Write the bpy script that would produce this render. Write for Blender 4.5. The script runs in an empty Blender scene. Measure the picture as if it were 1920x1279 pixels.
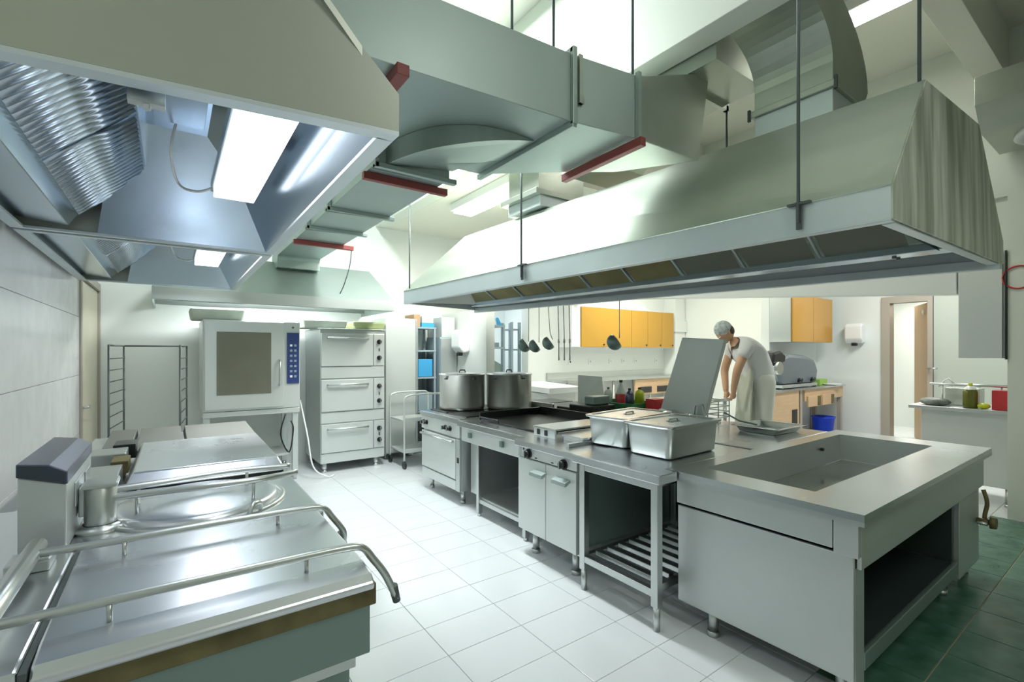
import bpy, bmesh, math, random
from mathutils import Vector, Matrix
random.seed(7)
S = bpy.context.scene
COL = S.collection
PI = math.pi

# ------------------------------------------------------------------ camera
cam = bpy.data.cameras.new('camera'); camo = bpy.data.objects.new('camera', cam); COL.objects.link(camo)
cam.sensor_width = 36; cam.lens = 36 * 891 / 1920; cam.shift_y = 20 / 1920
cam.clip_start = .05; cam.clip_end = 100
camo.location = (0, 0, 1.5)
camo.rotation_euler = (PI / 2, 0, -math.atan2(640, 891))
S.camera = camo
# ------------------------------------------------------------------ world
W = bpy.data.worlds.new('world'); S.world = W; W.use_nodes = True
bg = W.node_tree.nodes['Background']
bg.inputs[0].default_value = (.93, 1.0, .94, 1); bg.inputs[1].default_value = .3
S.view_settings.view_transform = 'Standard'; S.view_settings.look = 'None'
S.view_settings.exposure = 0.22; S.view_settings.gamma = 1
S.view_settings.use_curve_mapping = False
S.cycles.use_denoising = True
S.cycles.max_bounces = 8
S.cycles.sample_clamp_indirect = 6

def area(name, loc, size, power, col=(1, 1, 1), rot=(0, 0, 0)):
    l = bpy.data.lights.new(name, 'AREA'); l.shape = 'RECTANGLE'; l.size, l.size_y = size
    l.energy = power; l.color = col
    o = bpy.data.objects.new(name, l); COL.objects.link(o); o.location = loc; o.rotation_euler = rot
    return o
WARM = (1, .98, .88); COOL = (.88, .95, 1)
area('lamp_light_high_right', (4.65, 1.9, 4.27), (.2, 1.4), 85, WARM)
area('lamp_light_high_left', (1.6, -1.3, 4.27), (.3, 1.5), 34, (1, 1, .96))  # added light behind the camera, no fitting; brightens the near side
area('lamp_light_aisle', (1.78, 3.8, 4.27), (.4, 2.0), 135, (.93, .98, 1))  # added unseen light without a fitting; brightens the aisle and far floor
area('lamp_light_low_ceiling', (3.0, 4.65, 3.215), (.3, 1.2), 70, WARM)
area('lamp_light_back', (6.9, 5.4, 3.26), (2.6, .4), 95, WARM)
area('lamp_light_far_right', (8.0, 1.9, 3.3), (1.6, .4), 60, (1, 1, .97))
area('lamp_light_hood_near', (.235, 2.0, 2.183), (.13, .95), 5, COOL)
area('lamp_light_hood_far', (.235, 4.03, 2.183), (.13, .95), 5, COOL)
area('lamp_light_oven_hood', (1.0, 6.25, 2.12), (1.7, .12), 34, (.95, 1, 1))
area('lamp_light_store_room', (4.9, 8.3, 2.9), (1.2, 1.0), 35, COOL)
area('lamp_light_corridor', (10.9, 2.4, 2.6), (1.0, 1.2), 45, WARM)

# ------------------------------------------------------------------ materials
def mat(name, col, rough=.5, metal=0, noise=None, bump=0, emit=0, trans=0, alpha=1, coat=0, ior=None, rvar=0, stretch=(1, 1, 1)):
    m = bpy.data.materials.new(name); m.use_nodes = True
    nt = m.node_tree; b = nt.nodes['Principled BSDF']
    b.inputs['Base Color'].default_value = (*col, 1); b.inputs['Roughness'].default_value = rough
    b.inputs['Metallic'].default_value = metal
    if emit: b.inputs['Emission Color'].default_value = (*col, 1); b.inputs['Emission Strength'].default_value = emit
    if trans: b.inputs['Transmission Weight'].default_value = trans
    if coat: b.inputs['Coat Weight'].default_value = coat
    if alpha < 1: b.inputs['Alpha'].default_value = alpha
    if noise or bump or rvar:
        tc = nt.nodes.new('ShaderNodeTexCoord'); mp = nt.nodes.new('ShaderNodeMapping')
        mp.inputs['Scale'].default_value = stretch
        nt.links.new(tc.outputs['Object'], mp.inputs['Vector'])
        n = nt.nodes.new('ShaderNodeTexNoise'); n.inputs['Scale'].default_value = (noise or (0, 0, 6))[2]
        n.inputs['Detail'].default_value = 5
        nt.links.new(mp.outputs[0], n.inputs['Vector'])
        if noise:
            col2, amt, sc = noise
            r = nt.nodes.new('ShaderNodeValToRGB')
            r.color_ramp.elements[0].position = .5 - amt; r.color_ramp.elements[1].position = .5 + amt
            r.color_ramp.elements[0].color = (*col, 1); r.color_ramp.elements[1].color = (*col2, 1)
            nt.links.new(n.outputs['Fac'], r.inputs[0]); nt.links.new(r.outputs[0], b.inputs['Base Color'])
        if rvar:
            mr = nt.nodes.new('ShaderNodeMapRange')
            mr.inputs['From Min'].default_value = .3; mr.inputs['From Max'].default_value = .7
            mr.inputs['To Min'].default_value = rough - rvar; mr.inputs['To Max'].default_value = rough + rvar
            nt.links.new(n.outputs['Fac'], mr.inputs['Value']); nt.links.new(mr.outputs[0], b.inputs['Roughness'])
        if bump:
            bp = nt.nodes.new('ShaderNodeBump'); bp.inputs['Strength'].default_value = bump
            bp.inputs['Distance'].default_value = .01
            nt.links.new(n.outputs['Fac'], bp.inputs['Height']); nt.links.new(bp.outputs[0], b.inputs['Normal'])
    return m
M = {}
M['steel'] = mat('brushed_steel', (.60, .63, .62), .34, 1)
M['steel_top'] = mat('steel_worktop', (.70, .73, .75), .26, 1, rvar=.025, noise=((.67, .70, .72), .3, 2), stretch=(1, 1, 1))
M['lid'] = mat('polished_lid_steel', (.76, .78, .83), .28, 1, rvar=.02, noise=((.74, .76, .8), .3, 2))
M['panel'] = mat('satin_steel_panel', (.56, .60, .59), .42, .75, noise=((.60, .63, .62), .2, 2))
M['white_steel'] = mat('pale_enamel_steel', (.68, .72, .70), .35, .35)
M['duct'] = mat('galvanised_sheet', (.36, .44, .42), .45, .6, noise=((.40, .47, .45), .25, 3))
M['duct_hi'] = mat('galvanised_sheet_clean', (.50, .54, .48), .35, .75, noise=((.42, .46, .40), .25, 3))
M['hood'] = mat('film_covered_steel', (.40, .46, .39), .40, .6, noise=((.52, .57, .49), .16, 2.4), rvar=.08, bump=.35, stretch=(.8, .35, 1.2))
M['hood_side'] = mat('film_wrinkled_steel', (.36, .39, .31), .36, .45, noise=((.80, .83, .74), .13, 3.2), rvar=.08, bump=.12, stretch=(4, 4, .35))  # pale streaks in the colour stand in for reflections on the wrapped film
M['band'] = mat('hood_band_steel', (.62, .69, .72), .4, .5, noise=((.68, .74, .77), .2, 3))
M['hood_in'] = mat('hood_inner_steel', (.52, .61, .70), .22, 1)
M['hood_near'] = mat('hood_film_beige', (.46, .47, .39), .40, .55, noise=((.42, .46, .42), .3, 1.2), rvar=.05, bump=.05)
M['dull'] = mat('greasy_filter', (.22, .20, .10), .5, .5, noise=((.34, .30, .14), .25, 4))
M['dull2'] = mat('grey_filter', (.22, .23, .19), .5, .5)
M['baffle'] = mat('baffle_steel', (.55, .62, .70), .22, 1)
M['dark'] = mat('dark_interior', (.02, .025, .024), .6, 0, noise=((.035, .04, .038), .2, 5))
M['black'] = mat('black_cast_iron', (.02, .022, .022), .3, .3)
M['blackp'] = mat('black_plastic', (.015, .016, .018), .35)
M['wall'] = mat('white_wall', (.80, .84, .82), .45)
M['wall_up'] = mat('painted_wall_upper', (.74, .78, .71), .7)
M['wall_olive'] = mat('painted_wall_grey_green', (.50, .55, .49), .6)
M['ceil'] = mat('painted_ceiling', (.76, .77, .68), .75)
M['wtile'] = mat('glazed_wall_panel', (.78, .79, .80), .22, rvar=.04)
M['ftile'] = mat('white_floor_tile', (.76, .80, .82), .16, noise=((.80, .83, .84), .3, 2), rvar=.05, bump=.015)
M['grout'] = mat('floor_grout', (.30, .31, .31), .8)
M['wgrout'] = mat('wall_grout', (.60, .61, .60), .8)
M['gtile'] = mat('green_floor_tile', (.03, .11, .065), .22, noise=((.16, .29, .23), .16, 2.6), rvar=.08)
M['ggrout'] = mat('beige_grout', (.38, .36, .24), .8)
M['yellow'] = mat('ochre_laminate', (.50, .28, .04), .4)
M['orange'] = mat('ochre_gloss', (.55, .29, .05), .22)
M['wood'] = mat('pale_wood', (.62, .42, .25), .5, noise=((.68, .48, .30), .2, 6), stretch=(1, 1, 8))
M['brown'] = mat('dirty_gasket', (.11, .09, .035), .55, .3, noise=((.22, .19, .08), .2, 9))
M['gpanel'] = mat('dark_side_panel', (.22, .30, .28), .4, .5)
M['gcover'] = mat('dull_grey_cover', (.22, .22, .20), .45, .6)
M['shelfdark'] = mat('dark_greasy_shelf', (.05, .07, .065), .3, .3)  # sink undershelf and divider, with the shade under the sink put into the colour
M['pot'] = mat('stock_pot_steel', (.74, .73, .69), .36, .9)
M['red'] = mat('red_oxide_bar', (.26, .055, .05), .5)
M['redp'] = mat('red_plastic', (.55, .04, .045), .35)
M['blue'] = mat('blue_plastic', (.01, .06, .70), .4)
M['lblue'] = mat('light_blue_plastic', (.05, .35, .65), .5)
M['navy'] = mat('navy_panel', (.035, .06, .20), .3)
M['glass'] = mat('oven_glass', (.17, .17, .13), .12, .2, noise=((.24, .24, .19), .3, 2))
M['white'] = mat('white_plastic', (.85, .87, .87), .35)
M['rod'] = mat('threaded_rod', (.12, .14, .14), .5, .6)
M['lamp'] = mat('lamp_diffuser', (1, 1, 1), .5, emit=3)
M['lampc'] = mat('lamp_diffuser_cool', (.93, .97, 1), .5, emit=2.5)
M['door'] = mat('beige_door', (.62, .58, .46), .5)
M['frame'] = mat('taupe_door_frame', (.42, .38, .32), .5)
M['tan'] = mat('tan_door_leaf', (.62, .42, .24), .45)
M['card'] = mat('cardboard', (.45, .30, .18), .8)
M['bluegrey'] = mat('bluegrey_cabinet', (.30, .38, .42), .5)
M['foam'] = mat('grey_green_tray', (.40, .45, .38), .6, noise=((.46, .50, .42), .2, 8))
M['foam2'] = mat('olive_tray', (.32, .38, .16), .6, noise=((.42, .48, .26), .2, 8))
M['skin'] = mat('skin', (.55, .33, .20), .5)
M['shirt'] = mat('pale_grey_cotton', (.66, .68, .67), .85, bump=.1)
M['trouser'] = mat('offwhite_cotton', (.66, .68, .62), .85, bump=.1)
M['apron'] = mat('grey_apron', (.48, .51, .43), .85)
M['net'] = mat('hair_net', (.30, .36, .36), .7, noise=((.55, .62, .62), .15, 30), bump=.3)
M['hair'] = mat('dark_hair', (.05, .04, .03), .6)
M['slicer'] = mat('slate_machine_shell', (.20, .24, .27), .35, .4)
M['oil'] = mat('green_oil_bottle', (.11, .12, .01), .2)
M['ylw'] = mat('lime_bottle', (.55, .62, .03), .35)
M['green'] = mat('green_plastic', (.03, .20, .07), .45)
M['clear'] = mat('translucent_plastic', (.62, .68, .62), .25, alpha=.75)
M['water'] = mat('wet_basin_floor', (.28, .31, .27), .12, .6, noise=((.40, .44, .42), .2, 5))
M['shade'] = mat('purple_grey_cap', (.16, .17, .24), .28, .8)
M['navycap'] = mat('dark_end_cap', (.03, .045, .06), .4)
M['leaf'] = mat('green_bag', (.30, .50, .10), .6)
M['orangep'] = mat('orange_peel', (.75, .33, .03), .6)
M['greybag'] = mat('grey_plastic_bag', (.12, .14, .12), .4, noise=((.3, .33, .3), .12, 12), bump=.5)

# ------------------------------------------------------------------ mesh building
ORG = {}
class MB:
    def __init__(s): s.v = []; s.f = []; s.sm = []
    def add(s, vs, fs, smooth=False):
        o = len(s.v); s.v += [tuple(v) for v in vs]
        for f in fs: s.f.append([i + o for i in f]); s.sm.append(smooth)
        return s
    def box(s, x0, x1, y0, y1, z0, z1):
        return s.hexa([(x0, y0, z0), (x1, y0, z0), (x1, y1, z0), (x0, y1, z0)], [(x0, y0, z1), (x1, y0, z1), (x1, y1, z1), (x0, y1, z1)])
    def hexa(s, b, t):
        return s.add(list(b) + list(t), [(3, 2, 1, 0), (4, 5, 6, 7), (0, 1, 5, 4), (1, 2, 6, 5), (2, 3, 7, 6), (3, 0, 4, 7)])
    def prism(s, pts, vec):
        n = len(pts); v = Vector(vec)
        a = [Vector(p) for p in pts]
        return s.add(a + [p + v for p in a], [tuple(range(n))[::-1], tuple(range(n, 2 * n))] + [(i, (i + 1) % n, n + (i + 1) % n, n + i) for i in range(n)])
    def tube(s, pts, r, seg=8, cap=True):
        P = [Vector(p) for p in pts]; n = len(P); vs = []; rr = r if isinstance(r, (list, tuple)) else [r] * n
        up = None
        for i, p in enumerate(P):
            d = (P[min(i + 1, n - 1)] - P[max(i - 1, 0)]).normalized()
            if up is None:
                up = Vector((0, 0, 1)) if abs(d.z) < .9 else Vector((1, 0, 0))
            x = d.cross(up)
            if x.length < 1e-4: x = d.cross(Vector((0, 1, 0)))
            x.normalize(); up = x.cross(d).normalized()
            for k in range(seg):
                a = 2 * PI * k / seg
                vs.append(p + (x * math.cos(a) + up * math.sin(a)) * rr[i])
        fs = [(i * seg + k, i * seg + (k + 1) % seg, (i + 1) * seg + (k + 1) % seg, (i + 1) * seg + k) for i in range(n - 1) for k in range(seg)]
        s.add(vs, fs, True)
        if cap:
            o = len(s.v) - n * seg
            s.f.append([o + k for k in range(seg)]); s.sm.append(False)
            s.f.append([o + (n - 1) * seg + k for k in range(seg)][::-1]); s.sm.append(False)
        return s
    def cyl(s, a, b, r, r2=None, seg=16): return s.tube([a, b], [r, r2 if r2 is not None else r], seg)
    def lathe(s, prof, c, seg=32, sx=1, sy=1):
        vs = []; n = len(prof)
        for (r, z) in prof:
            for k in range(seg):
                a = 2 * PI * k / seg; vs.append((c[0] + r * sx * math.cos(a), c[1] + r * sy * math.sin(a), c[2] + z))
        fs = [(i * seg + k, i * seg + (k + 1) % seg, (i + 1) * seg + (k + 1) % seg, (i + 1) * seg + k) for i in range(n - 1) for k in range(seg)]
        return s.add(vs, fs, True)
    def ball(s, c, r, seg=16, rings=10):
        pr = [(max(1e-4, math.sin(PI * i / rings)), -math.cos(PI * i / rings)) for i in range(rings + 1)]
        vs = []
        for (q, z) in pr:
            for k in range(seg):
                a = 2 * PI * k / seg; vs.append((c[0] + r[0] * q * math.cos(a), c[1] + r[1] * q * math.sin(a), c[2] + r[2] * z))
        fs = [(i * seg + k, i * seg + (k + 1) % seg, (i + 1) * seg + (k + 1) % seg, (i + 1) * seg + k) for i in range(rings) for k in range(seg)]
        return s.add(vs, fs, True)
    def build(s, name, m, parent=None, bev=0, kind=None, label=None, loc=None, recalc=True):
        me = bpy.data.meshes.new(name)
        org = ORG.get(parent.name) if parent else (Vector(loc) if loc else Vector((0, 0, 0)))
        me.from_pydata([tuple(Vector(v) - org) for v in s.v], [], s.f)
        for p, sm in zip(me.polygons, s.sm): p.use_smooth = sm
        if recalc:
            bm = bmesh.new(); bm.from_mesh(me); bmesh.ops.remove_doubles(bm, verts=bm.verts, dist=1e-5)
            bmesh.ops.recalc_face_normals(bm, faces=bm.faces); bm.to_mesh(me); bm.free()
        me.materials.append(M[m] if isinstance(m, str) else m)
        o = bpy.data.objects.new(name, me); COL.objects.link(o)
        if parent: o.parent = parent
        elif loc: o.location = loc
        ORG[o.name] = org
        if bev:
            b = o.modifiers.new('bevel', 'BEVEL'); b.width = bev; b.segments = 2; b.limit_method = 'ANGLE'; b.angle_limit = math.radians(35)
        if kind: o['kind'] = kind
        if label: o['label'] = label
        return o
def box(name, m, parent, x0, x1, y0, y1, z0, z1, bev=.004, **k):
    return MB().box(x0, x1, y0, y1, z0, z1).build(name, m, parent, bev, **k)
def thing(name, label, cat, loc, group=None):
    o = bpy.data.objects.new(name, None); COL.objects.link(o); o.location = loc
    o['label'] = label; o['category'] = cat
    if group: o['group'] = group
    ORG[o.name] = Vector(loc); o.empty_display_size = .05
    return o
def tag(o, label, cat, group=None):
    o['label'] = label; o['category'] = cat
    if group: o['group'] = group
    return o
def clone(root, loc, label, rotz=None, group=None):
    r = root.copy(); COL.objects.link(r); r.location = loc; r['label'] = label
    if rotz is not None: r.rotation_euler[2] = rotz
    if group: r['group'] = group
    for ch in list(root.children):
        c = ch.copy(); COL.objects.link(c); c.parent = r
        for g in list(ch.children):
            d = g.copy(); COL.objects.link(d); d.parent = c
    return r
def smooth_curve(pts, n=6):
    out = []; P = [Vector(p) for p in pts]; P = [P[0]] + P + [P[-1]]
    for i in range(1, len(P) - 2):
        for k in range(n):
            t = k / n; a, b, c, d = P[i - 1], P[i], P[i + 1], P[i + 2]
            out.append(.5 * ((2 * b) + (c - a) * t + (2 * a - 5 * b + 4 * c - d) * t * t + (3 * b - a - 3 * c + d) * t ** 3))
    out.append(P[-2]); return out

# ================================================================== SETTING
def struct(name, m, b, bev=0, parent=None): return b.build(name, m, parent, bev, kind='structure')
fl = struct('floor', 'grout', MB().box(-.8, 12.0, -3.0, 9.5, -.12, -.005))
def tiles(nm, m, x0, x1, y0, y1, dx, dy, gap, ox, oy, skip=None):
    n = 0; base = {}
    i0 = math.floor((x0 - ox) / dx + .01); i1 = math.ceil((x1 - ox) / dx - .01)
    j0 = math.floor((y0 - oy) / dy + .01); j1 = math.ceil((y1 - oy) / dy - .01)
    for i in range(i0, i1):
        for j in range(j0, j1):
            a = ox + i * dx; b = oy + j * dy
            if skip and skip(a + dx / 2, b + dy / 2): continue
            if 'm' not in base:
                o = MB().box(0, dx - gap, 0, dy - gap, 0, .007).build(nm, m, fl, .0015)
                base['m'] = o
            else:
                o = base['m'].copy(); COL.objects.link(o); o.parent = fl
            o.location = (a + gap / 2, b + gap / 2, -.006 + random.uniform(0, .0006)); n += 1
    return n
OX, OY, DX, DY = 1.56, 2.085, .446, .277
near = lambda x, y: (x < 2.7 or y < 2.0) and y < 6.3 and x > .3 and not (x > 2.45 and y < .977)
tiles('floor_tile', 'ftile', OX - 3 * DX, OX + 4 * DX, OY - 9 * DY, OY + 16 * DY, DX, DY, .003, OX, OY, lambda x, y: not near(x, y))
far = MB()
for i in range(-5, 24):
    for j in range(-18, 27):
        a = OX + i * DX; b = OY + j * DY; cx = a + DX / 2; cy = b + DY / 2
        if OX - 3 * DX < cx < OX + 4 * DX and OY - 9 * DY < cy < OY + 16 * DY and near(cx, cy): continue
        if 2.45 < cx < 6.1 and cy < .977: continue
        far.box(a + .002, a + DX - .002, b + .002, b + DY - .002, -.006, .0005)
far.build('distant_floor_tiles', 'ftile', fl, kind='stuff')
gb = MB().box(2.452, 6.1, -3.0, .975, -.006, -.0035).build('beige_grout_bed', 'ggrout', fl)
base = None
for i in range(0, 11):
    for j in range(0, 5):
        a = 2.452 + i * .34; b = .977 - .317 * (j + 1); w = min(.34, 6.095 - a)
        if w < .1: continue
        if base is None or w < .33:
            o = MB().box(0, w - .006, 0, .311, 0, .006).build('green_floor_tile', 'gtile', fl, .0015); base = base or o
        else:
            o = base.copy(); COL.objects.link(o); o.parent = fl
        o.location = (a + .003, b + .003, -.0045)
# left wall with glazed panels
wl = struct('wall_left', 'wgrout', MB().box(-.84, -.652, -3.0, 5.5, 0, 4.39))
MB().box(-.652, -.64, -3, 5.5, 2.3, 4.39).build('upper_wall', 'wall_up', wl)
base = None
for j in range(5):
    for i in range(7):
        y0 = -3 + i * 1.2143; z0 = [.0, .3, .8, 1.3, 1.8][j]; h = .3 if j == 0 else .5
        if j < 1 or base is None or True:
            key = 'a' if j == 0 else 'b'
            if (key, 'k') not in globals().get('_wt', {}):
                globals().setdefault('_wt', {})[(key, 'k')] = MB().box(0, .012, .0015, 1.2128, .0015, h - .0015).build('wall_panel', 'wtile', wl, .002)
                o = _wt[(key, 'k')]
            else:
                o = _wt[(key, 'k')].copy(); COL.objects.link(o); o.parent = wl
        base = 1
        o.location = (-.652, y0, z0)
# door in the left wall near the corner
d1 = struct('door_1', 'frame', MB().box(-.72, -.625, 5.5, 5.58, 0, 2.16).box(-.72, -.625, 6.86, 6.9, 0, 2.16).box(-.72, -.625, 5.5, 6.9, 2.16, 2.24), .004)
MB().box(-.69, -.65, 5.585, 6.855, 0.01, 2.155).build('door_leaf', 'door', d1, .004)
h = MB().cyl((-.65, 5.67, 1.0), (-.605, 5.67, 1.0), .012).tube([(-.61, 5.67, 1.0), (-.605, 5.72, 1.0), (-.605, 5.82, 1.0)], .011).build('door_handle', 'steel', d1)
MB().cyl((-.652, 5.67, .87), (-.64, 5.67, .87), .025).build('keyhole_plate', 'white', d1)
struct('wall_above_door', 'wall', MB().box(-.84, -.64, 5.5, 6.9, 2.24, 4.39))
# back wall with an opening into the store room
struct('wall_back', 'wall', MB().box(-.84, 4.4, 6.9, 7.1, 0, 4.39).box(5.32, 9.9, 6.9, 7.1, 0, 4.39).box(4.4, 5.32, 6.9, 7.1, 2.6, 4.39))
struct('wall_store_room', 'wall', MB().box(3.6, 6.4, 9.2, 9.3, 0, 3.2).box(3.5, 3.6, 7.1, 9.2, 0, 3.2).box(6.4, 6.5, 7.1, 9.2, 0, 3.2))
struct('ceiling_store_room', 'ceil', MB().box(3.5, 6.5, 7.1, 9.3, 3.2, 3.3))
struct('wall_partition', 'wall', MB().box(3.56, 3.70, 5.57, 6.9, 0, 2.1), .004)
struct('wall_pipe_boxing', 'wall', MB().box(9.3, 9.68, 6.6, 6.9, 0, 3.3).box(9.26, 9.69, 6.56, 6.9, 1.95, 2.2), .004)
# far right wall with doorway and the partition carrying the orange cupboard
struct('wall_far_right', 'wall', MB().box(9.7, 9.85, 2.85, 6.9, 0, 3.4).box(9.7, 9.85, 2.2, 2.85, 2.41, 3.4))
struct('wall_beside_door', 'wall_olive', MB().box(9.7, 9.85, -1.2, 2.19, 0, 3.4))
struct('wall_cupboard_side', 'wall', MB().box(7.96, 9.7, 3.86, 4.0, 0, 3.4), .004)
d2 = struct('door_2', 'frame', MB().box(9.66, 9.87, 2.74, 2.855, 0, 2.30).box(9.66, 9.87, 2.195, 2.26, 0, 2.30).box(9.66, 9.87, 2.195, 2.855, 2.30, 2.405), .003)
dl = MB().hexa([(9.88, 2.27, .01), (10.56, 2.60, .01), (10.54, 2.64, .01), (9.86, 2.31, .01)], [(9.88, 2.27, 2.29), (10.56, 2.60, 2.29), (10.54, 2.64, 2.29), (9.86, 2.31, 2.29)]).build('door_leaf', 'tan', d2, .004)
MB().cyl((10.0, 2.375, 2.15), (9.99, 2.40, 2.15), .035).build('door_closer_plate', 'white', d2)
MB().tube([(9.66, 2.235, 1.24), (9.60, 2.235, 1.24), (9.58, 2.12, 1.24)], .012).build('door_handle', 'steel', d2)
cw = struct('wall_corridor', 'wall', MB().box(11.9, 12.0, -1, 6, 0, 2.9).box(9.86, 12, 5.9, 6, 0, 2.9).box(9.86, 12, -1.1, -1, 0, 2.9))
struct('ceiling_corridor', 'ceil', MB().box(9.86, 12, -1.1, 6, 2.9, 3.0))
# nearer right wall: pier, header over the wide opening
struct('wall_right', 'wall_up', MB().box(6.1, 6.3, -3.0, .87, 0, 4.39).box(6.1, 6.3, .87, 6.9, 2.9, 4.39))
struct('wall_right_header', 'wall', MB().hexa([(6.1, 1.21, 2.05), (6.3, 1.21, 2.05), (6.3, 6.9, 2.5), (6.1, 6.9, 2.5)], [(6.1, 1.21, 2.9), (6.3, 1.21, 2.9), (6.3, 6.9, 2.9), (6.1, 6.9, 2.9)]), .006)
struct('wall_right_recess', 'wall_up', MB().box(6.14, 6.3, .87, 1.21, 2.415, 2.9))
struct('wall_near', 'wall_olive', MB().box(-.84, 6.3, -3.15, -3.0, 0, 4.39))
struct('ceiling', 'ceil', MB().box(-.84, 6.3, -3.0, 7.1, 4.39, 4.5))
struct('ceiling_low_back', 'ceil', MB().box(2.65, 9.9, 3.9, 6.9, 3.35, 3.45).box(6.3, 9.9, -1.2, 3.9, 3.4, 3.5))
struct('trim_ceiling_step', 'ceil', MB().box(2.65, 6.1, 3.85, 3.9, 3.35, 4.39))
struct('trim_ceiling_beam', 'wall_up', MB().box(2.47, 2.65, -3.0, 6.9, 3.35, 4.39), .004)
struct('trim_cross_beam', 'ceil', MB().box(2.65, 6.1, .86, 1.05, 3.95, 4.39), .004)

# fluorescent ceiling fittings
def fitting(label, x0, x1, y0, y1, z, lm='lamp'):
    t = thing('fluorescent_fitting', label, 'ceiling light', ((x0 + x1) / 2, (y0 + y1) / 2, z), None)
    box('housing', 'white', t, x0 - .03, x1 + .03, y0 - .03, y1 + .03, z, z + .09)
    box('diffuser', lm, t, x0, x1, y0, y1, z - .03, z, .006)
    return t
fitting('long fluorescent ceiling light above the big island hood', 4.55, 4.75, 1.2, 2.6, 4.30)
fitting('fluorescent light on the low ceiling behind the far end of the hood', 2.87, 3.13, 4.05, 5.25, 3.258)

# round ceiling diffuser at top right
t = thing('air_diffuser', 'green-grey duct box with round ceiling air diffuser, top right by the beam', 'air vent', (5.5, .5, 3.2))
MB().prism([(5.05, .9, 3.62), (5.05, .9, 3.40), (5.25, .9, 3.24), (5.95, .9, 3.24), (6.08, .9, 3.40), (6.08, .9, 3.62)], (0, -.9, 0)).build('duct_box', 'duct_hi', t, .004)
MB().lathe([(.30, .03), (.31, 0), (.29, -.015), (.24, -.01), (.24, .03)], (5.58, .45, 3.21), 36).build('outer_ring', 'white_steel', t)
for k, r in enumerate((.2, .15, .1, .05)):
    MB().lathe([(r, .03), (r + .02, -.012), (r + .012, -.014), (r - .012, .03)], (5.58, .45, 3.21), 32).build('ring_vane', 'white_steel', t)
MB().lathe([(.24, 0.028), (.001, .028)], (5.58, .45, 3.21), 32).build('throat', 'dark', t)
MB().box(5.4, 5.44, .4, .44, 3.62, 4.39).box(5.7, 5.74, .4, .44, 3.62, 4.39).build('hanger', 'rod', t)

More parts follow.
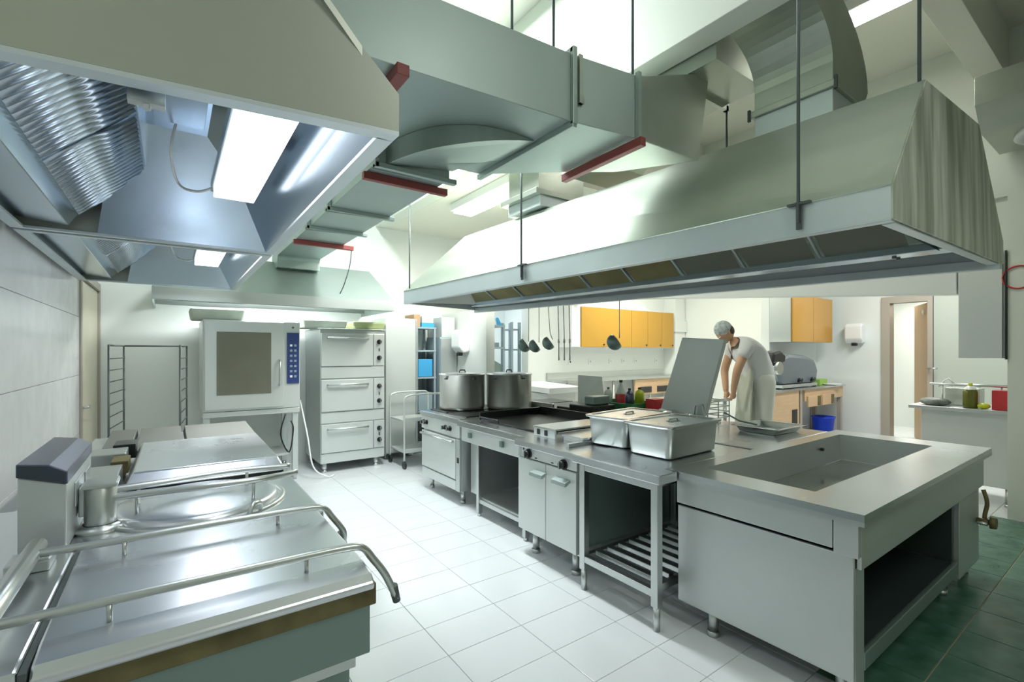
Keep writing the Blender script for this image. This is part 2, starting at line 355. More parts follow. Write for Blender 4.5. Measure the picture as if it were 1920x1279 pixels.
# ================================================================== LEFT HOODS (long canopy along the wall)
def left_hood(name, label, y0, y1, near_end):
    t = thing(name, label, 'extractor hood', (-.05, (y0 + y1) / 2, 2.1))
    xf, xb = .505, -.615; zt = 2.62; xt = .02
    sk = .135 if near_end else 0
    prof = lambda y, k=0: [(x, y + (xf - x) * k, z) for (x, z) in ((xb, 2.1), (xf, 2.1), (xf, 2.2), (xt + .09, zt), (xb, zt))]
    sh = MB()
    th = .012
    # outer skin: front band, slope, top, back and the two ends (each a thin plate)
    q0, y0 = y0, y0 + .013; q1, y1 = y1, y1 - .013
    sh.box(xf - th, xf, y0, y1, 2.1, 2.2)
    sh.prism([(xf, y0, 2.2), (xt + .09, y0, zt), (xt + .09, y0, zt - .02), (xf - .016, y0, 2.19)], (0, y1 - y0, 0))
    sh.box(xb, xt + .09, y0 + sk * 1.15, y1, zt - .012, zt)
    sh.box(xb, xb + th, y0 + sk * 1.15, y1, 2.1, zt)
    y0 = q0; y1 = q1
    sh.build('canopy_shell', 'hood_near', t)
    MB().prism(prof(y0, sk), (0, .012, 0)).build('near_end_panel', 'hood_near', t)
    MB().prism(prof(y1 - .012), (0, .012, 0)).build('far_end_panel', 'hood_near', t)
    ys_ = y0 + sk * (xf - xb)
    rim = MB().hexa([(xb, ys_, 2.088), (xf, y0, 2.088), (xf, y0 + .045, 2.088), (xb, ys_ + .045, 2.088)], [(xb, ys_, 2.0995), (xf, y0, 2.0995), (xf, y0 + .045, 2.0995), (xb, ys_ + .045, 2.0995)])
    rim.box(xb, xf, y1 - .03, y1, 2.088, 2.0995).box(xf - .045, xf, y0 + .045, y1 - .03, 2.088, 2.0995).box(xb, xb + .05, ys_ + .045, y1 - .03, 2.088, 2.0995)
    rim.build('rim', 'band', t)
    # inner lining: sloped far end, sloped front, ceiling
    zi = 2.56; yi = y1 - .42; yn = y0 + .06; xi = .20
    li = MB()
    li.add([(-.3, y1 - .03, 2.1), (xf - .045, y1 - .03, 2.1), (xi, yi, zi), (-.2, yi, zi)], [(0, 1, 2, 3)])
    li.add([(xf - .045, y1 - .03, 2.1), (xf - .045, y0 + .04, 2.1), (xi, yn, zi), (xi, yi, zi)], [(0, 1, 2, 3)])
    li.add([(xi, yi, zi), (xi, yn, zi), (-.2, yn, zi), (-.2, yi, zi)], [(0, 1, 2, 3)])
    li.add([(-.3, y0 + .04 + sk * .8, 2.1), (xf - .045, y0 + .04, 2.1), (xi, yn, zi), (-.2, yn, zi)], [(0, 1, 2, 3)])
    li.build('inner_lining', 'hood_in', t, recalc=False)
    # light box and lamp
    box('lamp_diffuser', 'lampc', t, .155, .315, yn + .21, yi - .28, 2.19, 2.215, .004)
    MB().box(.145, .325, yn + .2, yi - .27, 2.216, 2.26).box(.2, .26, yn + .5, yn + .53, 2.26, 2.5).box(.2, .26, yi - .6, yi - .57, 2.26, 2.5).build('lamp_housing', 'hood_in', t)
    MB().tube(smooth_curve([(.02, yi - .25, 2.50), (.0, yi - .2, 2.38), (.03, yi - .05, 2.29), (.1, yi - .15, 2.24), (.16, yi - .28, 2.235)], 6), .006, 6).build('lamp_cable', 'white', t)
    MB().box(-.06, .12, yn + .5, yi - .3, 2.47, 2.555).build('junction_plate', 'hood_in', t, .003)
    # baffle filters on the wall side
    n = int((y1 - y0 - .2) / .62); L = (y1 - y0 - .22 - sk * .9) / n
    for k in range(n):
        a = y1 - .12 - (k + 1) * L; f = MB()
        A = Vector((-.37, 0, 2.17)); B = Vector((-.12, 0, 2.40)); d = (B - A).normalized(); nn = Vector((d.z, 0, -d.x))
        f0 = MB().prism([A + Vector((0, a + .01, 0)), B + Vector((0, a + .01, 0)), B - nn * .03 + Vector((0, a + .01, 0)), A - nn * .03 + Vector((0, a + .01, 0))], (0, L - .02, 0)).build('filter_frame', 'baffle', t)
        q = 17; w = (L - .04) / q
        for j in range(q):
            yy = a + .02 + j * w
            f.tube([A + Vector((0, yy + w / 2, 0)) + nn * .006, B + Vector((0, yy + w / 2, 0)) + nn * .006], w * .42, 8)
        f.build('baffle', 'baffle', f0, kind='stuff')
    yt = y0 + .05 + sk * 1.12
    MB().prism([(-.6, yt, 2.13), (-.40, yt, 2.11), (-.36, yt, 2.18), (-.38, yt, 2.32), (-.6, yt, 2.32)], (0, y1 - yt - .09, 0)).build('drip_trough', 'hood_in', t, .003)
    MB().box(-.12, -.10, y0 + .04 + sk * .65, y1 - .1, 2.4, 2.6).build('filter_rail', 'hood_in', t)
    if near_end:
        MB().box(-.08, -.01, y0 + .14, y0 + .17, 2.07, 2.12).cyl((-.045, y0 + .155, 2.06), (-.045, y0 + .155, 2.14), .008, seg=8).build('hanger_bracket', 'steel', t)
    return t
left_hood('wall_canopy_hood', 'large canopy hood overhead at left, lamp and louvred filters inside', 1.23, 3.2, True)
left_hood('wall_canopy_hood', 'second canopy hood along the left wall, behind the large one', 3.24, 5.25, False)
# bundle of thin wires at the top
for i, (x, y) in enumerate(((.62, 2.15), (.655, 2.15), (.675, 2.15), (.69, 2.15), (.83, 2.1))):
    o = MB().tube([(x, y, 2.72 if i < 4 else 3.05), (x, y, 4.39)], .004, 6).build('suspension_wire', 'rod')
    tag(o, ['thin wire hanging above the left hood corner, leftmost of five', 'thin ceiling wire by the hood corner, second of five from left', 'thin ceiling wire by the hood corner, middle of five', 'thin ceiling wire by the hood corner, fourth of five from left', 'thin wire just above the short red bar end by the duct'][i], 'wire', 'thin wires hanging by the big duct')

# ================================================================== DUCTS
t = thing('main_duct', 'big galvanised rectangular duct crossing overhead behind the left hood', 'duct', (1.6, 2.2, 2.72))
zb, zt = 2.72, 3.08
MB().hexa([(-.6, 2.04, zb), (1.73, 1.86, zb), (1.73, 2.78, zb), (-.6, 2.95, zb)], [(-.6, 2.04, zt), (1.73, 1.86, zt), (1.73, 2.78, zt), (-.6, 2.95, zt)]).build('duct_section', 'duct', t, .003)
MB().hexa([(1.73, 1.86, zb), (2.17, 1.79, zb), (2.17, 2.42, zb), (1.73, 2.78, zb)], [(1.73, 1.86, zt), (2.17, 1.79, zt), (2.17, 2.42, zt), (1.73, 2.78, zt)]).build('duct_section', 'duct', t, .003, label='short green-grey section right of the flange')
# flange strips
MB().box(1.715, 1.745, 1.835, 1.862, zb - .02, zt + .03).box(1.715, 1.745, 1.84, 2.8, zb - .035, zb).box(1.715, 1.745, 1.84, 2.8, zt, zt + .03).build('flange', 'duct', t, .003)
MB().box(1.76, 1.785, 1.835, 1.85, zb + .1, zt).box(1.755, 1.79, 1.83, 1.85, zb + .1, zb + .13).build('flange_clamp', 'duct_hi', t)
MB().hexa([(2.15, 1.765, zb), (2.175, 1.765, zb), (2.175, 1.79, zb), (2.15, 1.79, zb)], [(2.15, 1.765, zt + .01), (2.175, 1.765, zt + .01), (2.175, 1.79, zt + .01), (2.15, 1.79, zt + .01)]).build('end_flange', 'duct', t)
MB().box(-.6, 2.17, 1.99, 2.0, zt, zt + .012).build('seam_bead', 'rod', t)
# the turned end that rises under the beam
e = MB()
seg = 8; near_b = []; 
for k in range(seg + 1):
    a = k / seg * PI / 2
    xo, zo = 2.74 + .42 * math.sin(a), 3.34 - .62 * math.cos(a)
    xi_, zi_ = 2.30 + .42 * math.sin(a), 3.5 - .42 * math.cos(a)
    near_b.append(((2.17 + (xo - 2.17) if k else 2.74, 1.78, zo), (xi_ + .1, 1.78, zi_), ))
MB().hexa([(2.17, 1.79, zb), (2.74, 1.77, zb), (2.45, 2.22, zb), (2.17, 2.42, zb)], [(2.17, 1.79, zt), (2.86, 1.77, zt + .24), (2.74, 2.2, zt + .24), (2.17, 2.42, zt)]).build('turned_end', 'duct_hi', t, .004)
def redbar(label, p0, p1, w=.028):
    o = MB().hexa([Vector(p0) + Vector((-w, 0, -.03)), Vector(p0) + Vector((w, 0, -.03)), Vector(p1) + Vector((w, 0, -.03)), Vector(p1) + Vector((-w, 0, -.03))],
                  [Vector(p0) + Vector((-w, 0, .02)), Vector(p0) + Vector((w, 0, .02)), Vector(p1) + Vector((w, 0, .02)), Vector(p1) + Vector((-w, 0, .02))]).build('support_bar', 'red', None, .003, loc=p0)
    return tag(o, label, 'support bar', 'red oxide bars carrying the ducts')
redbar('long red bar under the right end of the big overhead duct', (2.16, 1.74, 2.69), (2.19, 2.44, 2.69), .022)
redbar('red bar end showing behind the corner of the left hood, near the thin wires', (.80, 1.90, 2.70), (.80, 2.9, 2.70))

t = thing('branch_duct', 'galvanised duct running away over the aisle to the oven hood', 'duct', (1.25, 4, 2.6))
DZ = 2.6
# curved elbow
xl, xr = .97, 1.43
outer = smooth_curve([(1.03, 2.70, DZ), (1.055, 2.58, DZ), (1.09, 2.47, DZ), (1.135, 2.37, DZ), (1.19, 2.295, DZ), (1.28, 2.22, DZ), (1.38, 2.168, DZ), (1.52, 2.143, DZ), (1.70, 2.15, DZ)], 3)
inner = smooth_curve([(1.70, 2.50, DZ), (1.60, 2.52, DZ), (1.52, 2.58, DZ), (1.47, 2.70, DZ)], 3)
ring = [Vector(p) for p in list(outer) + list(inner)]; nr = len(ring)
lowr = [Vector((p.x, p.y, DZ + .112 * max(0, min(1, (p.x - 1.12) / .56)) ** 1.4)) for p in ring]
MB().add(lowr + [Vector((p.x, p.y, 2.718)) for p in ring], [tuple(range(nr))[::-1], tuple(range(nr, 2 * nr))] + [(i, (i + 1) % nr, nr + (i + 1) % nr, nr + i) for i in range(nr)]).build('elbow', 'duct', t)
ys = [2.70, 2.98, 3.74, 4.40, 4.98, 5.92]
for i in range(len(ys) - 1):
    MB().box(xl + (.02 if i > 0 else 0), xr + .02, ys[i] + .003, ys[i + 1], DZ + .0, DZ + (.117 if i == 0 else .36)).build('duct_section', 'duct', t, .003)
for i, y in enumerate((2.70, 3.74, 4.40)):
    MB().box(xl - .012, xr + .06, y - .02, y + .02, DZ - .03, DZ).box(xl - .012, xl + .012, y - .02, y + .02, DZ - .03, DZ + (.1 if i == 0 else .36)).build('flange', 'rod' if 0 else 'duct', t, .003)
bn = MB(); nseg = 6
for k in range(nseg):
    a0 = k / nseg * PI / 2; a1 = (k + 1) / nseg * PI / 2
    R = .36; cy, cz = 5.32, DZ
    def pt(a, r): return (cy + r * math.sin(a), cz + .36 - 0 + (r - .0) * math.cos(a) - .36)
    q = [(5.92 + .05 * math.sin(a0), DZ - .05 + .05 * math.cos(a0)), (5.92 + .05 * math.sin(a1), DZ - .05 + .05 * math.cos(a1)),
         (5.92 + .41 * math.sin(a1), DZ - .05 + .41 * math.cos(a1)), (5.92 + .41 * math.sin(a0), DZ - .05 + .41 * math.cos(a0))]
    bn.prism([(xl + .02, y, z) for (y, z) in q], (xr - xl, 0, 0))
bn.box(xl + .02, xr + .02, 5.97, 6.33, 2.47, DZ - .05)
bn.build('down_bend', 'duct', t)
redbar('red bar under the aisle duct near its curved elbow', (.94, 2.86, 2.575), (.96, 2.861, 2.575))
bpy.data.objects.remove(bpy.data.objects['support_bar.002'])
def redbarx(label, x0, x1, y, z):
    o = box('support_bar', 'red', None, x0, x1, y - .02, y + .02, z - .045, z, loc=(x0, y, z)); return tag(o, label, 'support bar', 'red oxide bars carrying the ducts')
redbarx('red bar under the aisle duct, next to its curved elbow', .95, 1.52, 2.88, DZ - .002)
redbarx('smaller red bar under the far end of the aisle duct', .97, 1.55, 5.0, DZ - .002)
o = MB().tube(smooth_curve([(1.53, 5.0, 2.55), (1.52, 5.02, 2.4), (1.47, 5.05, 2.2), (1.47, 5.2, 2.12)], 4), .005, 6).build('hanging_cable', 'rod'); tag(o, 'dark cable dangling from the far red bar', 'cable')

# drop ducts on the island hood
t = thing('drop_duct', 'tall curved galvanised duct rising from the near end of the island hood', 'duct', (3.2, 1.3, 2.76))
x0, x1, y0, y1 = 2.95, 3.40, 1.09, 1.52
box('lower_collar', 'band', t, x0, x1, y0, y1, 2.80, 2.95)
MB().box(x0 - .02, x1 + .02, y0 - .02, y1 + .02, 2.95, 2.99).build('flange', 'duct_hi', t, .004)
MB().box(x0 - .03, x0 - .015, y0 - .03, y0 - .015, 2.93, 3.0).box(x0 - .03, x0 - .015, y1 + .015, y1 + .03, 2.93, 3.0).build('corner_bolt', 'rod', t)
ou, inn = [], []
for k in range(11):
    a = k / 10 * PI / 2
    ou.append((2.60 + .86 * math.cos(a), 3.08 + .50 * math.sin(a))); inn.append((2.60 + .35 * math.cos(a), 3.10 + .26 * math.sin(a)))
el = MB()
ring = [(x0, 2.99), (x1, 2.99)] 
OU = [(x1, 2.99)] + ou; IN = [(x0, 2.99)] + inn
vs = []; fs = []
for (o_, i_) in zip(OU, IN):
    vs += [(o_[0], y0, o_[1]), (o_[0], y1, o_[1]), (i_[0], y1, i_[1]), (i_[0], y0, i_[1])]
for k in range(len(OU) - 1):
    for j in range(4):
        fs.append((k * 4 + j, k * 4 + (j + 1) % 4, (k + 1) * 4 + (j + 1) % 4, (k + 1) * 4 + j))
fs += [(0, 3, 2, 1), tuple(len(vs) - 4 + j for j in range(4))]
el.add(vs, fs); e_ = el.build('elbow', 'duct_hi', t)
t2 = thing('cross_duct', 'olive galvanised duct under the beam behind the tall curved one', 'duct', (2.95, 2.0, 3.2))
vs = []; fs = []
L = []
for k in range(9):
    a = k / 8 * PI / 2
    L.append((1.66 + .36 * (1 - math.cos(a)) , 2.98 + .30 * math.sin(a)))
OUo = [(2.02 - .36 * math.cos(k / 8 * PI / 2), 2.95 + .33 * math.sin(k / 8 * PI / 2)) for k in range(9)]
IN_ = [(2.4 - .40 * math.cos(k / 8 * PI / 2), 2.95 + .0 + .12 * math.sin(k / 8 * PI / 2)) for k in range(9)]
under = [(1.60, 3.26), (1.85, 3.26), (2.2, 3.22), (2.45, 3.12), (2.6, 2.98)]
over = [(1.60, 3.60), (1.95, 3.60), (2.45, 3.54), (2.85, 3.35), (3.0, 2.98)]
for (a, b) in zip(under, over):
    vs += [(2.66, a[0], a[1]), (3.22, a[0], a[1]), (3.22, b[0], b[1]), (2.66, b[0], b[1])]
for k in range(4):
    for j in range(4): fs.append((k * 4 + j, k * 4 + (j + 1) % 4, (k + 1) * 4 + (j + 1) % 4, (k + 1) * 4 + j))
fs += [(0, 3, 2, 1), (16, 17, 18, 19)]
MB().add(vs, fs).build('duct_body', 'duct_hi', t2, .003)
MB().box(2.66, 3.26, 1.86, 1.89, 3.225, 3.26).box(3.22, 3.25, 1.86, 1.89, 3.225, 3.6).build('flange', 'rod' if 0 else 'duct_hi', t2)
MB().tube([(3.24, 1.87, 2.8), (3.24, 1.87, 3.3)], .008, 6).build('hanger_rod', 'rod', t2)
t = thing('drop_duct', 'short square galvanised duct on top of the far half of the island hood', 'duct', (2.9, 3.5, 2.8))
box('lower_collar', 'band', t, 2.72, 3.28, 3.35, 3.85, 2.83, 2.93)
MB().box(2.66, 3.31, 3.33, 3.90, 2.93, 2.98).build('flange', 'duct_hi', t, .003)
MB().hexa([(2.72, 3.37, 2.98), (3.28, 3.37, 2.98), (3.28, 3.84, 2.98), (2.72, 3.84, 2.98)], [(2.72, 3.37, 3.34), (3.28, 3.37, 3.34), (3.28, 3.84, 3.34), (2.72, 3.84, 3.34)]).build('upper_duct', 'duct_hi', t, .003)

# ================================================================== ISLAND HOOD
t = thing('island_hood', 'huge film-covered island hood hanging over the cooking block', 'extractor hood', (3.2, 2.9, 2.05))
NF, FF, NR, FR = (2.42, .68), (2.17, 5.15), (4.25, .63), (3.35, 5.45)
TNF, TFF, TNR, TFR = (2.87, .68, 2.77), (2.75, 4.75, 2.82), (3.79, .66, 2.81), (3.3, 4.85, 2.82)
zb, zc = 2.05, 2.19
def q3(p, z): return (p[0], p[1], z)
MB().add([q3(NF, zc), q3(FF, zc), TFF, TNF, q3(NF, zc - .0)], [(0, 1, 2, 3)]).build('front_slope', 'hood', t, recalc=False)
MB().add([q3(NR, zc), q3(FR, zc), TFR, TNR, ], [(0, 1, 2, 3)]).build('rear_slope', 'hood', t, recalc=False)
MB().add([TNF, TFF, TFR, TNR], [(0, 1, 2, 3)]).build('top_sheet', 'hood', t, recalc=False)
o = MB().add([q3(NF, zb), q3(NF, zc), TNF, TNR, q3(NR, zc), q3(NR, zb)], [(0, 1, 2, 3, 4, 5)]).build('near_end_panel', 'hood_side', t, recalc=False)
MB().add([q3(FF, zc), q3(FR, zc), TFR, TFF], [(0, 1, 2, 3)]).build('far_end_slope', 'hood', t, recalc=False)
for nm in ('front_slope', 'rear_slope', 'top_sheet', 'near_end_panel', 'far_end_slope'):
    for ob in t.children:
        if ob.name.startswith(nm):
            sd = ob.modifiers.new('solidify', 'SOLIDIFY'); sd.thickness = .012; sd.offset = 0
def strip(p, q, z0, z1, w, m, name, inw=(1, 0)):
    a, b = Vector((*p, 0)), Vector((*q, 0)); n = Vector((inw[0], inw[1], 0)) * w
    return MB().hexa([a + Vector((0, 0, z0)), b + Vector((0, 0, z0)), b + n + Vector((0, 0, z0)), a + n + Vector((0, 0, z0))],
                     [a + Vector((0, 0, z1)), b + Vector((0, 0, z1)), b + n + Vector((0, 0, z1)), a + n + Vector((0, 0, z1))]).build(name, m, t, .003)
strip(NF, FF, zb, zc, .015, 'band', 'front_band')
strip(NR, FR, zb, zc, -.015, 'band', 'rear_band')
strip(FF, FR, zb, zc, -.015, 'band', 'far_band', (0, 1))
strip(NF, FF, zb - .006, zb + .002, .05, 'band', 'front_gutter')
strip(NR, FR, zb - .03, zb + .03, -.06, 'band', 'rear_gutter')
strip((2.48, .682), (4.18, .636), zb - .008, zb - .001, .05, 'band', 'end_lip', (0, 1))
# central gutter bar and the bank of filters that leans to it
C0, C1 = Vector((3.52, .74, 2.12)), Vector((3.10, 5.2, 2.12))
MB().hexa([C0 + Vector((0, 0, -.045)), C0 + Vector((.16, 0, -.045)), C1 + Vector((.16, 0, -.045)), C1 + Vector((0, 0, -.045))], [C0, C0 + Vector((.16, 0, 0)), C1 + Vector((.16, 0, 0)), C1]).build('central_gutter', 'hood_in', t, .004)
MB().cyl(C0 + Vector((.05, .25, -.04)), C0 + Vector((.05, .25, -.055)), .012, seg=10).cyl(C0 + Vector((.12, .25, -.04)), C0 + Vector((.12, .25, -.055)), .012, seg=10).build('gutter_screw', 'rod', t)
NP = 9
for k in range(NP):
    a = C0.lerp(C1, (k + .06) / (NP + .3) + .03); b = C0.lerp(C1, (k + .94) / (NP + .3) + .03)
    up = Vector((-.62, 0, .42)) * (1 - .045 * k)
    MB().add([a, b, b + up, a + up], [(0, 1, 2, 3)]).build('filter_panel', 'dull2' if k in (0, 1, 2) else 'dull', t, recalc=False)
    r0 = C0.lerp(C1, (k + 1) / (NP + .3) + .03)
    MB().tube([r0 + Vector((0, 0, .0)), r0 + up + Vector((0, 0, -.01))], .012, 6).build('filter_rail', 'panel', t)
MB().add([(2.5, .74, 2.06), (3.5, .76, 2.06), (3.3, .95, 2.5), (2.8, .95, 2.5)], [(0, 1, 2, 3)]).build('inner_end_slope', 'hood_in', t, recalc=False)
MB().add([(3.68, .76, 2.08), (4.18, .72, 2.08), (3.75, .9, 2.6), (3.6, .9, 2.6)], [(0, 1, 2, 3)]).build('inner_end_slope', 'hood_in', t, recalc=False)
MB().add([(3.25, 5.15, 2.1), (2.25, 5.1, 2.06), (2.6, 4.7, 2.5), (3.0, 4.7, 2.5)], [(0, 1, 2, 3)]).build('inner_end_slope', 'panel', t, recalc=False)
# hanging brackets
for (x, y) in ((2.40, 1.02), (2.285, 3.02)):
    MB().box(x - .03, x - .005, y - .05, y + .05, 2.185, 2.195).box(x - .022, x - .012, y - .012, y + .012, 2.07, 2.2).build('hanger_bracket', 'rod', t)
for (x, y, z0, z1, lb) in ((2.375, 1.02, 2.1, 4.39, 'long hanger rod in front of the near end of the island hood'), (2.26, 3.02, 2.09, 2.86, 'hanger rod at the middle of the island hood band'),
                       (2.19, 5.03, 2.19, 3.3, 'hanger rod at the far corner of the island hood'), (2.87, .70, 2.765, 4.39, 'hanger rod at the near top corner of the island hood')):
    if z1 < 2.9: z1 = 3.3
    o = MB().tube([(x, y, z0), (x, y, z1)], .008, 6).build('hanger_rod', 'rod', None, loc=(x, y, z0)); tag(o, lb, 'rod', 'hanger rods of the island hood')
for (px_, x, y, lb) in ((0, 1.58, 2.2, 'hanger rod above the big duct, leftmost of the three'), (1, 1.72, 2.0, 'hanger rod above the big duct, middle of the three'), (2, 2.14, 1.80, 'hanger rod above the big duct, rightmost of the three')):
    o = MB().tube([(x, y, 3.085), (x, y, 4.39)], .008, 6).build('hanger_rod', 'rod', None, loc=(x, y, 3.1)); tag(o, lb, 'rod', 'hanger rods above the big duct')

# ================================================================== OVEN HOOD on the back wall
t = thing('oven_hood', 'wide steel hood on the back wall above the ovens', 'extractor hood', (1.05, 6.2, 2.02))
X0, X1, YF = -.146, 2.25, 5.62
MB().prism([(X0 + .0, YF, 2.0), (X1, YF, 2.0), (X1, YF, 2.12), (X0, YF, 2.12)], (0, .012, 0)).build('front_band', 'panel', t)
o = MB().add([(X0, YF, 2.12), (X1, YF, 2.12), (X1 - .12, 6.2, 2.56), (X0 + .3, 6.2, 2.56), (X1 - .12, 6.9, 2.56), (X0 + .3, 6.9, 2.56), (X1, 6.9, 2.12), (X0, 6.9, 2.12), (X0, YF, 2.0), (X0, 6.9, 2.0), (X1, YF, 2.0), (X1, 6.9, 2.0)],
             [(0, 1, 2, 3), (3, 2, 4, 5), (1, 6, 4, 2), (0, 3, 5, 7), (8, 0, 7, 9), (1, 10, 11, 6)]).build('canopy', 'duct', t, recalc=False)
MB().box(X0 + .02, X1 - .3, 5.85, 5.9, 1.97, 2.04).box(X0 + .02, X1 - .02, YF + .01, YF + .05, 1.994, 2.0).build('gutter', 'steel', t, .003)
box('lamp_diffuser', 'lampc', t, .3, 1.9, 6.2, 6.32, 2.13, 2.16)
MB().box(.25, 1.95, 6.15, 6.37, 2.16, 2.3).build('lamp_housing', 'steel', t)

# ================================================================== KNOB helper
def knob(parent, c, ax=(-1, 0, 0), r=.024, name='knob'):
    a = Vector(ax); c = Vector(c)
    o = MB().cyl(c, c + a * .012, r * 1.25, seg=20).cyl(c + a * .012, c + a * .04, r, r * .85, seg=20).build(name, 'blackp', parent)
    s = Vector((0, 0, 1)).cross(a)
    MB().hexa([c + a * .04 - s * .004 + Vector((0, 0, -r)), c + a * .04 + s * .004 + Vector((0, 0, -r)), c + a * .04 + s * .004 + Vector((0, 0, r)), c + a * .04 - s * .004 + Vector((0, 0, r))],
              [c + a * .052 - s * .004 + Vector((0, 0, -r)), c + a * .052 + s * .004 + Vector((0, 0, -r)), c + a * .052 + s * .004 + Vector((0, 0, r)), c + a * .052 - s * .004 + Vector((0, 0, r))]).build('grip', 'steel', o)
    return o
def leg(parent, x, y, z1, r=.022, m='steel', z0=0):
    o = MB().cyl((x, y, z0 + .0), (x, y, z0 + .03), r * 1.2, r * 1.2).cyl((x, y, z0 + .03), (x, y, z1), r).build('leg', m, parent)
    return o

# ================================================================== LEFT ROW OF COOKERS
XL, XR = -.60, .46
t = thing('braising_pan', 'closed braising pan with big flat steel lid and two tube rails, nearest at lower left', 'cooker', (0, 1.6, 0))
MB().box(XL, XR - .03, 1.42, 1.92, .05, .60).build('lower_body', 'gpanel', t, .004)
MB().box(XL, XR - .01, 1.30, 1.93, .665, .815).build('pan_body', 'gpanel', t, .004)
MB().box(XL, XR + .004, 1.29, 1.93, .80, .86).build('gasket_band', 'brown', t, .004)
box('floor_rail', 'steel', t, XL, XR - .03, 1.36, 1.90, .60, .64)
# lid with rolled front
MB().prism([(-.22, 1.265, .855), (-.22, 1.262, .875), (-.22, 1.285, .893), (-.22, 1.36, .902), (-.22, 1.92, .905), (-.22, 1.93, .86)], (.215 + .455, 0, 0)).build('lid', 'lid', t, .006)
MB().box(-.60, -.235, 1.265, 1.93, .86, .90).build('hinge_plate', 'steel_top', t, .006)
MB().box(-.234, -.222, 1.262, 1.93, .86, .893).build('lid_seam', 'rod', t)
MB().tube([(-.32, 1.25, .93), (-.31, 1.90, .945)], .022, 16).build('hinge_tube', 'steel', t)
MB().box(-.36, -.27, 1.8, 1.9, .90, .93).build('hinge_block', 'steel', t, .004)
def rail(y, yb, zr=.945, xe=.56, ze=.75):
    p = smooth_curve([(-.33, y + .02, zr), (-.1, y + .008, zr), (.2, y, zr), (.40, y - .01, zr), (.45, y - .012, zr - .012), (.48, y - .005, zr - .05), (.52, y, zr - .11), (xe, y + .01, ze)], 6)
    o = MB().tube(p, .011, 10).build('lid_rail', 'steel', t)
    for x in (-.11, .30): MB().cyl((x, y, .90), (x, y, zr - .005), .006, .006, 8).build('rail_post', 'steel', o)
    MB().cyl((xe - .012, y + .008, ze + .04), (xe + .002, y + .012, ze - .012), .014, .012, 10).build('rail_tip', 'rod', o)
rail(1.375, 0); rail(1.80, 0, xe=.525, ze=.79)
MB().cyl((.49, 1.66, .82), (.50, 1.70, .80), .016, seg=8).build('lid_latch', 'blackp', t)

t = thing('boiling_kettle', 'built-in boiling kettle with round lid, behind the nearest braising pan', 'cooker', (0, 2.3, 0))
box('body', 'panel', t, XL, XR - .02, 1.96, 2.62, .10, .84)
MB().box(XL, XR + .03, 1.945, 2.635, .84, .88).build('worktop', 'steel_top', t, .01)
leg(t, .38, 2.05, .12); leg(t, .38, 2.55, .12)
c = (.10, 2.32, .88)
MB().lathe([(.315, 0), (.315, .006), (.30, .012), (.29, .006), (.285, .004)], c, 56).build('well_ring', 'steel', t)
MB().lathe([(.285, .004), (.28, .022), (.262, .028), (.2, .034), (.1, .042), (.001, .045)], c, 56).build('round_lid', 'lid', t)
MB().tube(smooth_curve([(.28, 2.05, .895), (.275, 2.03, .925), (.25, 2.0, .93), (.235, 1.99, .90)], 4), .009, 8).build('lid_catch', 'steel', t)
def krail(y, bend, lab):
    p = smooth_curve([(-.20, y, .985), (-.02, y + bend * .3, .985), (.15, y + bend, .985), (.30, y + bend * .9, .985), (.44, y + bend * .2 + .03, .98)], 6)
    o = MB().tube(p, .013, 10).build('lid_handle', 'steel', t)
    for x, yy in ((-.1, y + .01), (.27, y + bend * .95)): MB().cyl((x, yy, .91), (x, yy, .978), .006, seg=8).build('handle_post', 'steel', o)
krail(2.19, -.04, 0); krail(2.31, .05, 0)
o = MB().lathe([(.045, 0), (.045, .13), (.04, .135), (.001, .135)], (-.20, 2.20, .90), 24).build('hinge_post', 'steel', t)
MB().lathe([(.075, 0), (.08, .008), (.06, .018), (.05, .02)], (-.20, 2.20, .88), 28).build('post_collar', 'steel', o)
box('hinge_arm', 'panel', t, -.257, -.20, 2.19, 2.29, .93, 1.03)
box('hinge_cover', 'steel', o, -.245, -.15, 2.15, 2.26, 1.03, 1.045)

t = thing('control_column', 'steel control column with sloping purple-grey top beside the kettle', 'control box', (-.31, 2.28, .882))
MB().prism([(-.37, 2.0, .882), (-.262, 2.0, .882), (-.262, 2.0, 1.09), (-.37, 2.0, 1.125)], (0, .56, 0)).build('column_body', 'panel', t, .004)
MB().prism([(-.373, 1.997, 1.125), (-.259, 1.997, 1.09), (-.259, 1.997, 1.13), (-.30, 1.997, 1.155), (-.373, 1.997, 1.165)], (0, .566, 0)).build('sloping_cap', 'shade', t, .003)
MB().prism([(-.370, 1.993, 1.127), (-.262, 1.993, 1.094), (-.262, 1.993, 1.127), (-.30, 1.993, 1.151), (-.370, 1.993, 1.161)], (0, .003, 0)).build('end_cap', 'navycap', t)
box('instrument_plate', 'steel', t, -.262, -.258, 2.15, 2.33, .98, 1.06); box('instrument_plate', 'steel', t, -.262, -.258, 2.38, 2.5, .95, 1.05)

t = thing('tilting_pan', 'second steel pan with a sloping-edged rectangular lid, behind the round kettle', 'cooker', (.1, 3.2, 0))
box('body', 'panel', t, XL + .1, XR + .02, 2.68, 3.72, .10, .84)
leg(t, .40, 2.8, .12); leg(t, .40, 3.6, .12)
MB().box(XL + .1, XR + .05, 2.66, 3.74, .84, .87).build('worktop', 'steel_top', t, .006)
MB().hexa([(-.17, 2.70, .885), (.49, 2.70, .885), (.50, 3.70, .885), (-.17, 3.70, .885)], [(-.14, 2.76, .95), (.46, 2.76, .95), (.47, 3.64, .95), (-.14, 3.64, .95)]).build('lid', 'lid', t, .008)
MB().box(-.16, .48, 2.72, 3.68, .87, .886).build('lid_gasket', 'black', t)
box('hinge_block', 'steel', t, -.36, -.19, 2.72, 3.0, .87, .95); box('hinge_block', 'steel', t, -.34, -.19, 3.2, 3.4, .87, .97)
